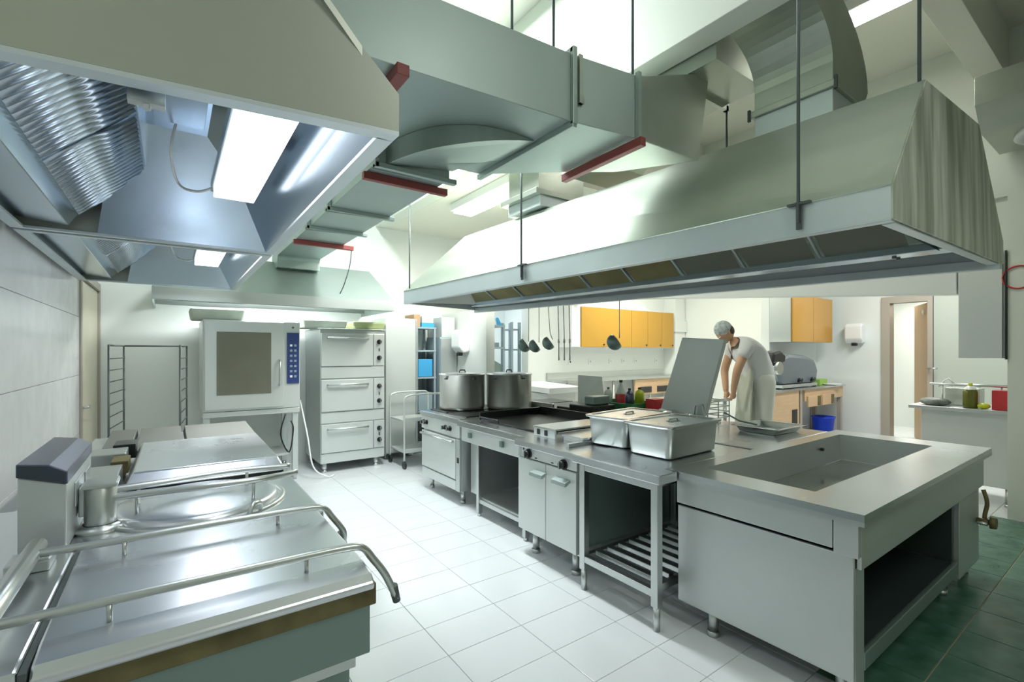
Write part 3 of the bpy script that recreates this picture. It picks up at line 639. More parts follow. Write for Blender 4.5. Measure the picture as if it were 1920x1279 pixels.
MB().box(-.24, -.17, 3.02, 3.19, .90, .96).build('hinge_spring_box', 'brown', t, .004)
MB().box(-.26, -.16, 3.42, 3.6, .9, .98).build('hinge_arm', 'black', t, .004)
k = MB().cyl((-.275, 2.72, .915), (-.275, 2.695, .915), .034, seg=24).build('thermostat_dial', 'blackp', t)
MB().cyl((-.275, 2.697, .915), (-.275, 2.688, .915), .026, seg=24).build('dial_face', 'white', k)

t = thing('covered_griddle', 'griddle with two flat grey cover plates, farthest in the left row', 'cooker', (.1, 4.2, 0))
box('body', 'panel', t, -.45, .52, 3.85, 4.62, .10, .86)
leg(t, .44, 3.95, .12); leg(t, .44, 4.5, .12)
for x0, x1, lb in ((-.36, -.20, 0), (-.19, .07, 0), (.08, .52, 0)):
    MB().hexa([(x0, 3.88, .86), (x1, 3.88, .86), (x1, 4.6, .86), (x0, 4.6, .86)], [(x0 + .01, 3.92, .89), (x1 - .005, 3.92, .89), (x1 - .005, 4.58, .915), (x0 + .01, 4.58, .915)]).build('cover_plate', 'gcover', t, .003)

# ================================================================== RACK, OVENS
t = thing('tray_rack', 'tall wire tray rack with empty runners by the left back corner', 'rack', (-.2, 5.6, 0))
NL, FL_, NR_, FR_ = Vector((-.43, 5.3, 0)), Vector((-.366, 5.9, 0)), Vector((.07, 5.3, 0)), Vector((.134, 5.9, 0))
for p in (NL, FL_, NR_, FR_): MB().tube([p + Vector((0, 0, .08)), p + Vector((0, 0, 1.56))], .008, 8).build('post', 'rod', t)
tp = MB()
for a, b in ((NL, FL_), (NR_, FR_), (FL_, FR_)): tp.tube([a + Vector((0, 0, 1.555)), b + Vector((0, 0, 1.555))], .008, 8).tube([a + Vector((0, 0, .1)), b + Vector((0, 0, .1))], .011, 8)
tp.build('frame_bars', 'rod', t)
for s_ in ((NL, FL_), (NR_, FR_)):
    for k in range(13):
        z = .24 + k * .1
        MB().tube([s_[0] + Vector((.006, 0, z)), s_[1] + Vector((.006, 0, z))], .005, 6).build('tray_runner', 'rod', t)
for p in (NL, FL_, NR_, FR_): MB().cyl(p + Vector((-.012, 0, .04)), p + Vector((.012, 0, .04)), .04, seg=14).build('castor', 'blackp', t)

t = thing('combi_oven', 'white combi oven with glass door and navy control strip', 'oven', (.75, 6.3, .85))
box('cabinet', 'white_steel', t, .275, 1.236, 6.0, 6.8, .85, 1.845, .008)
d = box('oven_door', 'white_steel', t, .29, 1.06, 5.965, 5.999, .875, 1.835, .006)
box('door_window', 'glass', d, .40, .925, 5.958, 5.966, 1.03, 1.715, .003)
h = MB().tube([(1.01, 5.96, 1.40), (1.01, 5.925, 1.38), (1.01, 5.925, 1.14), (1.01, 5.96, 1.12)], .012, 8).build('door_handle', 'panel', d)
p = box('control_panel', 'navy', t, 1.095, 1.225, 5.985, 5.999, 1.13, 1.72, .002)
for k in range(7):
    for j in range(2): MB().box(1.125 + j * .045, 1.150 + j * .045, 5.981, 5.986, 1.2 + k * .06, 1.225 + k * .06).build('button', 'white' if k in (0, 6) and j == 0 else 'bluegrey', p)
MB().cyl((1.16, 5.99, 1.78), (1.16, 5.999, 1.78), .012, seg=12).build('screw', 'rod', t)
t = thing('oven_stand', 'steel leg stand under the white combi oven', 'stand', (.75, 6.3, 0))
box('top_frame', 'white_steel', t, .275, 1.236, 6.0, 6.8, .79, .845)
for x, y in ((.31, 6.05), (1.19, 6.05), (.31, 6.7), (1.19, 6.7)):
    l = MB().box(x - .03, x + .03, y - .03, y + .03, .1, .79).build('leg', 'white_steel', t, .004)
    MB().cyl((x, y, 0), (x, y, .1), .024, seg=12).build('foot', 'steel', l)
MB().box(.34, 1.16, 6.1, 6.6, .28, .31).build('lower_shelf', 'white_steel', t, .003)
o = MB().tube(smooth_curve([(1.08, 6.0, .78), (1.02, 5.95, .55), (1.1, 5.9, .35), (1.15, 5.93, .6), (1.13, 5.96, .7)], 5), .008, 6).build('oven_hose', 'blackp'); tag(o, 'black hose hanging from the combi oven stand', 'hose')
o = MB().tube(smooth_curve([(1.30, 6.3, .9), (1.32, 6.0, .5), (1.36, 5.9, .15), (1.50, 5.85, .02), (1.6, 5.9, .015)], 6), .01, 6).build('drain_hose', 'white'); tag(o, 'pale hose curving to the floor between the ovens', 'hose')
def crate(label, x0, x1, y0, y1, z, hgt, m, grp=None):
    o = MB().hexa([(x0 + .02, y0 + .02, z), (x1 - .02, y0 + .02, z), (x1 - .02, y1 - .02, z), (x0 + .02, y1 - .02, z)], [(x0, y0, z + hgt), (x1, y0, z + hgt), (x1, y1, z + hgt), (x0, y1, z + hgt)]).build('storage_tray', m, None, .02, loc=((x0 + x1) / 2, (y0 + y1) / 2, z))
    return tag(o, label, 'tray', 'trays on top of the ovens')
crate('grey-green tray lying on top of the combi oven', .16, .68, 6.05, 6.5, 1.846, .12, 'foam')
crate('grey-green tray on the deck oven, left one of the pair', 1.30, 1.84, 6.15, 6.6, 1.79, .10, 'foam')
crate('olive tray on the deck oven, right one of the pair', 1.90, 2.34, 6.15, 6.6, 1.79, .10, 'foam2')

t = thing('deck_oven', 'tall steel bakery oven with three stacked doors', 'oven', (1.9, 6.5, 0))
box('cabinet', 'panel', t, 1.486, 2.30, 6.1, 6.88, .12, 1.78, .005)
box('top_plate', 'white_steel', t, 1.47, 2.32, 6.08, 6.88, 1.78, 1.79)
for (z0, z1) in ((1.32, 1.73), (.73, 1.15), (.26, .60)):
    z0 = {1.32: 1.32, .73: .76, .26: .25}[z0]
    d = box('oven_door', 'white_steel', t, 1.495, 2.14, 6.07, 6.099, z0, z1, .004)
    MB().tube([(1.57, 6.07, z1 - .06), (1.57, 6.035, z1 - .06), (2.07, 6.035, z1 - .06), (2.07, 6.07, z1 - .06)], .012, 8).build('door_handle', 'steel', d)
    p = box('control_panel', 'white_steel', t, 2.15, 2.29, 6.075, 6.099, z0, z1, .003)
    for zz in (z0 + .1, z1 - .1):
        knob(p, (2.22, 6.075, zz), (0, -1, 0), .024)
    MB().box(2.214, 2.226, 6.070, 6.076, (z0 + z1) / 2 - .02, (z0 + z1) / 2 + .02).build('switch', 'blackp', p)
for z0, z1 in ((1.17, 1.31), (.615, .745), (.12, .24)):
    box('trim_panel', 'white_steel', t, 1.495, 2.29, 6.085, 6.1, z0, z1, .003)
for x in (1.55, 2.2):
    for y in (6.15, 6.8): leg(t, x, y, .12, .03)

# steel trolley
t = thing('service_trolley', 'small steel service trolley with tube handles beside the deck oven', 'trolley', (2.7, 5.9, 0))
P = lambda x, y, z: (x, y, z)
x0, x1, y0, y1 = 2.42, 2.98, 5.72, 6.2
for y in (y0, y1):
    MB().tube(smooth_curve([(x0, y, .10), (x0, y, .5), (x0, y, .86), (x0 + .05, y, .93), (x0 + .2, y, .945), (x1 - .1, y, .945), (x1 - .02, y, .93), (x1, y, .86), (x1, y, .5), (x1, y, .12)], 5), .012, 8).build('tube_frame', 'white_steel', t)
for z in (.20, .60): MB().box(x0, x1, y0, y1, z, z + .02).box(x0, x1, y0 - .008, y0, z, z + .05).build('shelf', 'white_steel', t, .003)
for x, y in ((x0, y0), (x1, y0), (x0, y1), (x1, y1)):
    w = MB().cyl((x - .012, y, .05), (x + .012, y, .05), .05, seg=18).build('castor', 'blackp', t)
# fridge, shelves by the partition
t = thing('upright_fridge', 'tall pale steel cabinet between the deck oven and the blue shelves', 'fridge', (2.6, 6.6, 0))
box('body', 'white_steel', t, 2.40, 2.84, 6.36, 6.88, .08, 1.97); box('door', 'white_steel', t, 2.40, 2.84, 6.31, 6.355, .1, 1.96)
box('side_panel', 'panel', t, 2.842, 2.862, 6.31, 6.88, .08, 1.96, .002)
for x in (2.45, 2.8): leg(t, x, 6.45, .09, .02)
t = thing('storage_shelf', 'blue-grey metal shelf unit next to the partition wall', 'shelf', (3.1, 6.6, 0))
for x in (2.93, 3.22):
    for y in (6.48, 6.84): MB().box(x - .015, x + .015, y - .015, y + .015, 0, 1.86).build('post', 'bluegrey', t)
for z in (.15, .6, 1.1, 1.5, 1.84): MB().box(2.91, 3.24, 6.46, 6.86, z, z + .025).build('shelf_board', 'bluegrey', t)
o = box('storage_box', 'card', None, 2.90, 3.0, 6.5, 6.84, 1.866, 2.05, loc=(2.95, 6.6, 1.87)); tag(o, 'brown cardboard box on top of the blue shelf', 'box')
o = box('storage_box', 'lblue', None, 3.02, 3.23, 6.5, 6.84, 1.866, 1.93, loc=(3.1, 6.6, 1.87)); tag(o, 'flat light blue box on top of the shelf unit', 'box')
o = box('paper_stack', 'white', None, 3.04, 3.22, 6.52, 6.8, 1.932, 2.03, loc=(3.1, 6.6, 1.94)); tag(o, 'white packet lying on the light blue box', 'packet')
for (z, mm, lb) in ((.63, 'bluegrey', 'blue crate on the shelf unit, second board from the floor'), (1.128, 'lblue', 'light blue crate in the middle of the shelf unit'), (.178, 'dark', 'dark crate on the bottom board of the shelf unit')):
    o = box('plastic_crate', mm, None, 2.96, 3.19, 6.48, 6.8, z, z + .26, .01, loc=(3.1, 6.6, z)); tag(o, lb, 'crate', 'crates on the blue shelf')
t = thing('locker', 'narrow grey steel locker standing before the partition wall', 'locker', (3.38, 6.6, 0))
box('body', 'bluegrey', t, 3.27, 3.55, 6.4, 6.85, .02, 1.72); box('door', 'panel', t, 3.275, 3.545, 6.375, 6.398, .06, 1.7)
box('top_box', 'white_steel', t, 3.3, 3.52, 6.4, 6.85, 1.72, 2.02)
def dispenser(label, M_, rz, name='soap_dispenser'):
    t = thing(name, label, 'dispenser', M_)
    ORG[t.name] = Vector((0, 0, 0))
    MB().prism([(0, -.13, .0), (0, -.13, .30), (-.10, -.13, .33), (-.17, -.13, .28), (-.17, -.13, .06), (-.1, -.13, -.02)], (0, .26, 0)).build('casing', 'white', t, .02)
    MB().box(-.13, -.06, -.04, .04, -.06, -.012).build('nozzle', 'blackp', t, .01)
    t.rotation_euler[2] = rz
    return t
dispenser('white paper dispenser on the partition wall beside the stock pots', (3.56, 6.15, 1.50), 0, 'paper_dispenser')
dispenser('white soap dispenser on the far right wall, left of the door', (9.70, 3.22, 1.66), 0).scale = (1, 1, 1)

# store room rack
t = thing('steel_rack', 'dark steel rack seen through the store room opening', 'rack', (4.9, 7.0, 0))
for x in (4.62, 4.98):
    for y in (7.2, 7.6): MB().box(x - .018, x + .018, y - .018, y + .018, 0, 2.0).build('post', 'bluegrey', t)
for z in (.3, .9, 1.55, 1.95): MB().box(4.6, 5.0, 7.18, 7.62, z, z + .035).build('shelf_board', 'bluegrey', t)
t = thing('steel_rack', 'second narrow steel rack right behind the first one in the opening', 'rack', (5.2, 7.3, 0))
for x in (5.16, 5.34):
    for y in (7.2, 7.5): MB().box(x - .025, x + .025, y - .02, y + .02, 0, 2.05).build('post', 'bluegrey', t)
for z in (.5, 1.0, 1.52, 1.9): MB().box(5.16, 5.34, 7.2, 7.5, z, z + .03).build('shelf_board', 'bluegrey', t)
o = MB().prism([(4.645, 7.22, .9), (4.955, 7.22, .9), (4.955, 7.22, 1.22), (4.645, 7.22, 1.38)], (0, .36, 0)).build('metal_bin', 'gpanel', None, .005, loc=(4.8, 7.3, .9)); o.location.z += .037; tag(o, 'dark grey bin with sloping lid on the rack', 'bin')
o = MB().lathe([(.13, 0), (.12, .05), (.06, .2), (.02, .26), (.001, .26)], (4.78, 7.35, 1.99), 10).build('cloth_bundle', 'white', None, loc=(4.78, 7.35, 1.99)); tag(o, 'pale cloth bundle on top of the rack', 'cloth')
o = MB().lathe([(.11, 0), (.08, .04), (.03, .14), (.001, .15)], (4.93, 7.35, 1.99), 8).build('cloth_bundle', 'lblue', None, loc=(4.93, 7.35, 1.99)); tag(o, 'blue cloth on top of the rack', 'cloth')
for i, (x, hh) in enumerate(((4.68, .28), (4.80, .16), (4.9, .08))):
    o = box('carton', 'bluegrey', None, x - .05, x + .05, 7.3, 7.5, 1.588, 1.588 + hh, loc=(x, 7.4, 1.59)); tag(o, ['tall grey carton on the rack shelf', 'medium grey carton on the rack shelf', 'low grey carton on the rack shelf'][i], 'carton', 'cartons on the rack')

# ================================================================== BACK WALL FURNITURE
t = thing('wall_cupboard', 'long ochre wall cupboard with four doors on the back wall', 'cupboard', (7.7, 6.7, 1.56))
box('carcass', 'white', t, 6.30, 9.16, 6.56, 6.9, 1.58, 2.37)
for k in range(4):
    x0 = 6.31 + [0, 1.43, 1.95, 2.42][k]; x1 = 6.31 + [1.42, 1.94, 2.41, 2.84][k]
    d = box('door', 'yellow', t, x0, x1, 6.53, 6.558, 1.59, 2.36, .003)
    MB().cyl((x0 + .6 if k == 0 else x1 - .05, 6.53, 1.64), (x0 + .6 if k == 0 else x1 - .05, 6.51, 1.64), .015, seg=8).build('pull', 'blackp', d)
t = thing('wall_cupboard', 'white wall cupboard end beside the long ochre one', 'cupboard', (6.15, 6.7, 1.58))
box('carcass', 'white', t, 6.05, 6.285, 6.56, 6.9, 1.58, 2.4); box('door', 'white', t, 6.06, 6.275, 6.535, 6.558, 1.59, 2.39)
o = box('storage_box', 'white', None, 7.95, 8.25, 6.6, 6.85, 2.372, 2.47, loc=(8.1, 6.7, 2.37)); tag(o, 'small pale box on top of the ochre wall cupboard', 'box')
t = thing('wall_cupboard', 'orange gloss two-door wall cupboard near the far door', 'cupboard', (8.7, 3.7, 1.64))
box('carcass', 'panel', t, 7.96, 9.46, 3.53, 3.858, 1.655, 2.415)
for x0, x1 in ((7.97, 8.70), (8.71, 9.45)): box('door', 'orange', t, x0, x1, 3.5, 3.528, 1.66, 2.41, .003)
t = thing('back_counter', 'steel counter along the back wall under the ochre cupboards', 'counter', (7.5, 6.6, 0))
box('worktop', 'steel', t, 5.75, 9.25, 6.3, 6.89, .94, .985); box('splashback', 'steel', t, 5.75, 9.25, 6.87, 6.895, .985, 1.1)
for x in (5.8, 7.0, 8.1, 9.15):
    for y in (6.36, 6.8): leg(t, x, y, .94)
box('apron', 'wood', t, 7.6, 9.2, 6.33, 6.36, .62, .935)
for x0 in (7.75, 8.3, 8.75): MB().box(x0, x0 + .35, 6.31, 6.33, .66, .78).build('drawer_gap', 'dark', t)
box('lower_shelf', 'steel', t, 5.8, 9.2, 6.36, 6.8, .2, .23)
for i, x in enumerate((6.35, 6.9, 7.5, 7.9, 8.3, 9.0)):
    t = thing('wall_socket', ['white wall socket nearest the ladles on the back wall', 'white socket under the long ochre door', 'white socket below the second ochre door', 'white socket below the middle of the ochre cupboard', 'white socket below the right half of the ochre cupboard', 'white socket at the right end below the ochre cupboard'][i], 'socket', (x, 6.89, 1.3), 'sockets on the back wall')
    box('plate', 'white', t, x - .05, x + .05, 6.885, 6.899, 1.25, 1.35); MB().cyl((x, 6.886, 1.3), (x, 6.880, 1.3), .02, seg=12).build('socket_hole', 'rod' if i == 0 else 'panel', t)
t = thing('white_table', 'low white chest-like table in front of the back wall', 'table', (4.8, 5.8, 0))
MB().hexa([(4.35, 5.15, .90), (4.98, 5.15, .90), (5.35, 6.5, .90), (4.5, 6.5, .90)], [(4.35, 5.15, .98), (4.98, 5.15, .98), (5.35, 6.5, .98), (4.5, 6.5, .98)]).build('tabletop', 'white', t, .005)
MB().box(4.4, 4.95, 5.25, 6.4, .1, .89).build('body', 'white_steel', t)
for x in (4.45, 4.9): leg(t, x, 5.35, .12)
# wood table with slicer, bucket
t = thing('wooden_worktable', 'pale wooden worktable with drawers under the orange cupboard', 'table', (8.2, 3.6, 0))
box('worktop', 'steel_top', t, 6.95, 9.55, 3.33, 3.85, .905, .93)
box('side_cabinet', 'wood', t, 6.97, 7.85, 3.36, 3.84, .03, .90)
MB().box(7.62, 7.78, 3.352, 3.36, .2, .62).build('dark_slot', 'dark', t)
box('drawer_rail', 'wood', t, 8.05, 9.52, 3.36, 3.84, .72, .90)
for x0 in (8.1, 8.62): 
    d = box('drawer', 'wood', t, x0, x0 + .42, 3.33, 3.362, .63, .80, .003); MB().box(x0 + .33, x0 + .42, 3.32, 3.33, .64, .79).build('drawer_pull', 'brown', d)
for x, y in ((7.95, 3.4), (9.48, 3.4), (7.95, 3.8), (9.48, 3.8)): MB().box(x - .035, x + .035, y - .03, y + .03, 0, .9).build('leg', 'frame', t)
t = thing('bucket', 'bright blue plastic bucket on the floor under the wooden table', 'bucket', (9.15, 3.6, 0))
MB().lathe([(.001, .0), (.13, 0), (.17, .36), (.185, .36), (.185, .38), (.16, .38), (.12, .02), (.001, .02)], (9.2, 3.55, 0), 28).build('tub', 'blue', t)
MB().tube([(9.2 + .175 * math.cos(a), 3.55 + .175 * math.sin(a), .37) for a in [i / 12 * PI for i in range(13)]], .005, 6).build('handle', 'white', t)
t = thing('meat_slicer', 'slate-grey rounded slicing machine on the wooden table', 'machine', (7.9, 3.6, .93))
MB().prism([(7.55, 3.45, .99), (8.72, 3.45, .99), (8.78, 3.45, 1.2), (8.66, 3.45, 1.36), (8.35, 3.45, 1.44), (7.75, 3.45, 1.47), (7.5, 3.45, 1.42), (7.42, 3.45, 1.2)], (0, .30, 0)).build('shell', 'slicer', t, .06)
MB().box(7.45, 8.65, 3.42, 3.78, .945, .99).build('base', 'panel', t, .01)
MB().prism([(7.2, 3.44, 1.32), (7.25, 3.44, 1.48), (7.45, 3.44, 1.52), (7.62, 3.44, 1.44), (7.6, 3.44, 1.34)], (0, .2, 0)).build('motor_head', 'blackp', t, .03)
MB().cyl((7.38, 3.42, 1.25), (7.38, 3.55, 1.25), .10, seg=24).build('blade_hub', 'steel', t)
for x in (8.05, 8.5): MB().cyl((x, 3.40, 1.05), (x, 3.47, 1.05), .035, seg=12).build('knob', 'blackp', t)
for x in (7.5, 8.6): MB().cyl((x, 3.45, .93), (x, 3.45, .95), .03, seg=10).build('foot', 'blackp', t)
o = box('sponge_block', 'leaf', None, 8.95, 9.25, 3.5, 3.65, .931, 1.03, .01, loc=(9.1, 3.55, .93)); tag(o, 'green block on the right end of the wooden table', 'sponge')
o = MB().lathe([(.001, 0), (.12, 0), (.16, .02), (.15, .025), (.001, .01)], (9.2, 3.43, .931), 20).build('plate', 'white', None, loc=(9.2, 3.43, .93)); tag(o, 'white plate on the right end of the wooden table', 'plate')

# right side counter behind the sink, with bottles
t = thing('side_counter', 'steel-topped counter with plain white front at the far right', 'counter', (6.7, 1.2, 0))
box('worktop', 'panel', t, 6.42, 7.1, .72, 1.66, .90, .935); box('front_panel', 'white_steel', t, 6.50, 7.05, .74, 1.57, .18, .90)
for x, y in ((6.55, .92), (6.55, 1.5), (7.0, .92), (7.0, 1.5)): leg(t, x, y, .18, .03)
t = thing('wall_cupboard', 'white hanging cupboard at the right above the side counter', 'cupboard', (6.2, 1.04, 1.43))
box('carcass', 'white_steel', t, 6.112, 6.35, .885, 1.195, 1.44, 2.41); box('door', 'white_steel', t, 6.085, 6.11, .90, 1.195, 1.44, 2.41)
box('dark_edge', 'blackp', t, 6.08, 6.3, .872, .884, 1.43, 2.41, .001)
t = thing('dish_rack', 'wire and steel rack with hook on the side counter', 'rack', (6.75, 1.25, .935))
MB().tube([(6.6, 1.52, 1.16), (6.6, .8, 1.16)], .014, 8).tube([(6.95, 1.52, 1.14), (6.95, .8, 1.14)], .012, 8).build('top_rail', 'steel', t)
for x in (6.6, 6.95):
    for y in (1.42, 1.2, .98): MB().tube([(x, y, .936), (x, y, 1.15)], .007, 6).build('post', 'steel', t)
MB().tube([(6.6, 1.45, 1.13), (6.6, 1.40, 1.2), (6.6, 1.37, 1.22), (6.6, 1.32, 1.16)], .008, 6).build('hook', 'white', t)
o = box('plastic_crate', 'clear', None, 6.68, 6.9, 1.15, 1.42, .937, 1.12, .008, loc=(6.75, 1.3, .937)); tag(o, 'pale see-through crate in the rack on the side counter', 'crate')
t = thing('oil_bottle', 'olive green oil bottle with white collar on the side counter', 'bottle', (6.52, 1.19, .935))
MB().lathe([(.001, 0), (.055, 0), (.058, .02), (.058, .16), (.045, .19), (.02, .21)], (6.52, 1.19, .936), 20).build('body', 'oil', t)
MB().lathe([(.05, .185), (.042, .2), (.022, .222), (.001, .223)], (6.52, 1.19, .936), 16).build('collar', 'white', t)
MB().cyl((6.52, 1.19, 1.155), (6.52, 1.19, 1.185), .018, seg=12).build('cap', 'ylw', t)
o = box('storage_box', 'redp', None, 6.47, 6.62, .885, 1.03, .936, 1.125, .004, loc=(6.5, .95, .936)); tag(o, 'red box at the right end of the side counter', 'box')
o = MB().ball((6.5, 1.09, .965), (.05, .05, .03), 12, 8).build('vegetable_bag', 'ylw', None, loc=(6.5, 1.09, .965)); tag(o, 'small yellow-green bag between bottle and red box', 'bag')
o = box('storage_box', 'leaf', None, 6.9, 7.0, .88, .98, 1.165, 1.25, .003, loc=(6.95, .93, 1.165)); tag(o, 'lime green box up on the rack rail, right edge', 'box')
b = MB(); b.ball((6.56, 1.47, .975), (.10, .13, .045), 16, 10); o = b.build('grey_bag', 'greybag', None, loc=(6.56, 1.47, .975)); tag(o, 'crumpled dark grey bag at the left end of the side counter', 'bag')
o = MB().tube([(6.12 - .03, .80 + .10 * math.cos(a), 2.16 + .10 * math.sin(a)) for a in [i / 24 * 2 * PI for i in range(25)]], .007, 6).build('hose_loop', 'redp', None, loc=(6.1, .8, 2.2)); tag(o, 'red hose loop on the wall at the right edge', 'hose')

# ================================================================== ISLAND, front row
t = thing('range_oven', 'steel range with oven below, far end of the island, carrying the stock pots', 'cooker', (2.6, 4.4, 0))
box('body', 'panel', t, 2.29, 3.14, 4.02, 4.87, .14, .80)
box('worktop', 'steel_top', t, 2.25, 3.16, 4.00, 4.89, .80, .85)
box('control_panel', 'white_steel', t, 2.262, 2.29, 4.02, 4.87, .66, .80)
for y in (4.30, 4.20, 4.80, 4.73): knob(t, (2.262, y, .735), r=.02)
d = box('oven_door', 'white_steel', t, 2.26, 2.289, 4.10, 4.86, .25, .64)
MB().tube([(2.262, 4.82, .615), (2.225, 4.82, .615), (2.225, 4.14, .615), (2.262, 4.14, .615)], .012, 8).build('door_handle', 'steel', d)
box('base_panel', 'white_steel', t, 2.265, 2.29, 4.10, 4.86, .14, .235)
box('side_post', 'panel', t, 2.262, 2.29, 4.02, 4.09, .14, .65)
MB().box(2.255, 2.262, 4.03, 4.06, .42, .47).build('door_catch', 'blackp', t)
for x, y in ((2.35, 4.1), (2.35, 4.78), (3.05, 4.1), (3.05, 4.78)): leg(t, x, y, .14)
for y0 in (4.06, 4.47):
    for x0 in (2.36, 2.75): MB().box(x0, x0 + .37, y0, y0 + .38, .85, .862).build('hot_plate', 'black', t, .006)
def pot(label, x, y, grp='steel stock pots'):
    t = thing('stock_pot', label, 'pot', (x, y, .862), grp)
    z = .864
    MB().lathe([(.001, 0), (.235, 0), (.25, .012), (.252, .04), (.252, .375), (.262, .38), (.262, .387), (.248, .387)], (x, y, z), 48).build('body', 'pot', t)
    MB().lathe([(.262, .388), (.262, .394), (.22, .398), (.1, .404), (.001, .404)], (x, y, z), 48).build('lid', 'lid', t)
    MB().tube([(x - .04, y - .0, z + .402), (x - .03, y, z + .43), (x + .03, y, z + .43), (x + .04, y, z + .402)], .007, 8).build('lid_handle', 'rod', t)
    for s in (-1, 1):
        c, q = .8121 * s * .15 - .5835 * .2, -.5835 * s * .15 - .8121 * .2
        MB().box(x + c - .02, x + c + .02, y + q - .02, y + q + .02, z + .335, z + .35).build('handle', 'rod', t, .004)
    return t
pot('lidded steel stock pot, left one of the pair on the range', 2.66, 4.66)
pot('lidded steel stock pot, right one of the pair on the range', 3.12, 4.40)

t = thing('griddle_table', 'black griddle on an open steel base, second unit of the island', 'cooker', (2.7, 3.4, 0))
box('worktop', 'steel_top', t, 2.22, 3.16, 2.90, 3.99, .79, .845)
box('control_panel', 'white_steel', t, 2.262, 2.30, 2.91, 3.98, .65, .79)
for y in (3.80, 3.28): MB().box(2.235, 2.262, y - .02, y + .02, .70, .75).build('knob', 'gpanel', t, .004)
for x, y in ((2.29, 3.70), (3.1, 3.70), (3.1, 2.95), (2.29, 3.0)): MB().box(x - .02, x + .02, y - .02, y + .02, .03, .65).cyl((x, y, 0), (x, y, .04), .02, seg=10).build('leg', 'steel', t)
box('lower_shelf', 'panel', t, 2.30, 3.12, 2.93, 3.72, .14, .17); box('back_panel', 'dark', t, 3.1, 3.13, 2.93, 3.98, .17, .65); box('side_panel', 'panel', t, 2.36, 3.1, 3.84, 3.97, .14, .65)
box('shelf_lip', 'steel', t, 2.28, 2.31, 2.93, 3.7, .12, .16)
g = MB().box(2.40, 3.14, 2.98, 3.86, .846, .86).build('griddle_plate', 'black', t, .004)
MB().box(2.40, 3.14, 3.86, 3.88, .846, .92).box(3.14, 3.16, 2.98, 3.88, .846, .93).box(2.42, 3.14, 2.96, 2.98, .846, .885).build('griddle_rim', 'black', g, .003)
MB().tube([(2.36, 3.80, .86), (2.36, 3.80, .885), (2.36, 3.50, .885), (2.36, 3.50, .86)], .01, 8).build('grease_drawer_handle', 'blackp', t)

t = thing('solid_top_cooker', 'steel cooker with two knobs and two cupboard doors, middle of the island front', 'cooker', (2.6, 2.57, 0))
box('body', 'panel', t, 2.15, 3.10, 2.24, 2.89, .17, .80)
box('worktop', 'steel_top', t, 2.10, 3.16, 2.235, 2.895, .80, .845)
box('control_panel', 'white_steel', t, 2.122, 2.149, 2.24, 2.87, .725, .80)
knob(t, (2.122, 2.74, .758), r=.027); knob(t, (2.122, 2.36, .752), r=.027)
MB().box(2.118, 2.123, 2.80, 2.81, .775, .79).box(2.118, 2.123, 2.80, 2.81, .745, .76).box(2.118, 2.123, 2.65, 2.67, .735, .742).box(2.118, 2.123, 2.47, 2.49, .735, .742).build('indicator_marks', 'blackp', t)
box('side_badge', 'panel', t, 2.119, 2.123, 2.835, 2.865, .725, .79, .001)
for y0, y1, hy in ((2.555, 2.87, 2.60), (2.245, 2.55, 2.36)):
    d = box('cupboard_door', 'white_steel', t, 2.12, 2.149, y0, y1, .185, .715)
    MB().prism([(2.12, hy - .06 + .0, .66), (2.075, hy - .06, .645), (2.07, hy - .06, .62), (2.085, hy - .06, .62), (2.12, hy - .06, .64)], (0, .14, 0)).build('door_handle', 'duct', d, .003)  # stainless handle in a darker material, its shade put into the colour
for x, y in ((2.22, 2.78), (2.22, 2.35), (3.0, 2.8), (3.0, 2.3)): leg(t, x, y, .17, .026)
p = box('cover_plate', 'steel_top', t, 2.32, 2.92, 2.68, 2.95, .905, .92)
MB().box(2.325, 2.34, 2.69, 2.94, .846, .905).build('plate_front', 'white_steel', p)
for y in (2.88, 2.79): MB().box(2.318, 2.326, y - .015, y + .015, .86, .90).build('slot', 'blackp', p)
p = box('cover_plate', 'steel_top', t, 2.35, 2.92, 2.42, 2.64, .875, .89, label='lower smooth steel plate')
MB().box(2.36, 2.90, 2.43, 2.63, .846, .875).build('plate_base', 'panel', p)
MB().box(2.2, 2.7, 2.40, 2.43, .846, .87).build('step_edge', 'steel', t)
o = MB().prism([(2.5, 3.35, .001), (2.56, 3.32, .001), (2.6, 3.37, .001), (2.57, 3.42, .001), (2.52, 3.40, .001)], (0, 0, .012)).build('vegetable_peel', 'orangep', None, loc=(2.5, 3.35, 0)); tag(o, 'scrap of orange peel on the floor under the island', 'peel')

t = thing('open_table', 'open steel table with slatted lower shelf, carrying the deep containers', 'table', (2.5, 1.9, 0))
MB().prism([(2.07, 1.565, .80), (2.225, 1.565, .80), (2.225, 1.64, .80), (3.12, 1.64, .80), (3.12, 2.232, .80), (2.07, 2.232, .80)], (0, 0, .05)).build('worktop', 'steel_top', t, .005)
LG = {}
for x, y in ((2.12, 1.62), (2.12, 2.17), (3.05, 1.67), (3.05, 2.17)):
    l = MB().box(x - .022, x + .022, y - .022, y + .022, .13, .80).build('leg', 'steel', t, .003)
    MB().cyl((x, y, 0), (x, y, .13), .019, seg=12).build('foot', 'steel', l)
for r_ in ((2.10, 2.14, 1.64, 2.15, .755, .80), (2.10, 2.14, 1.64, 2.15, .18, .22), (2.14, 3.03, 1.645, 1.675, .755, .80), (2.14, 3.03, 1.645, 1.675, .18, .22), (2.14, 3.03, 2.15, 2.19, .18, .22)): box('frame_rail', 'steel', t, *r_, .003)
for k in range(8):
    x = 2.22 + k * .105
    MB().box(x - .022, x + .022, 1.676, 2.149, .205, .235).build('shelf_slat', 'steel', t, .004)
box('back_panel', 'dark', t, 3.06, 3.08, 1.62, 2.2, .24, .8, .001); box('side_panel', 'gpanel', t, 2.15, 3.05, 2.195, 2.21, .24, .8, .001)

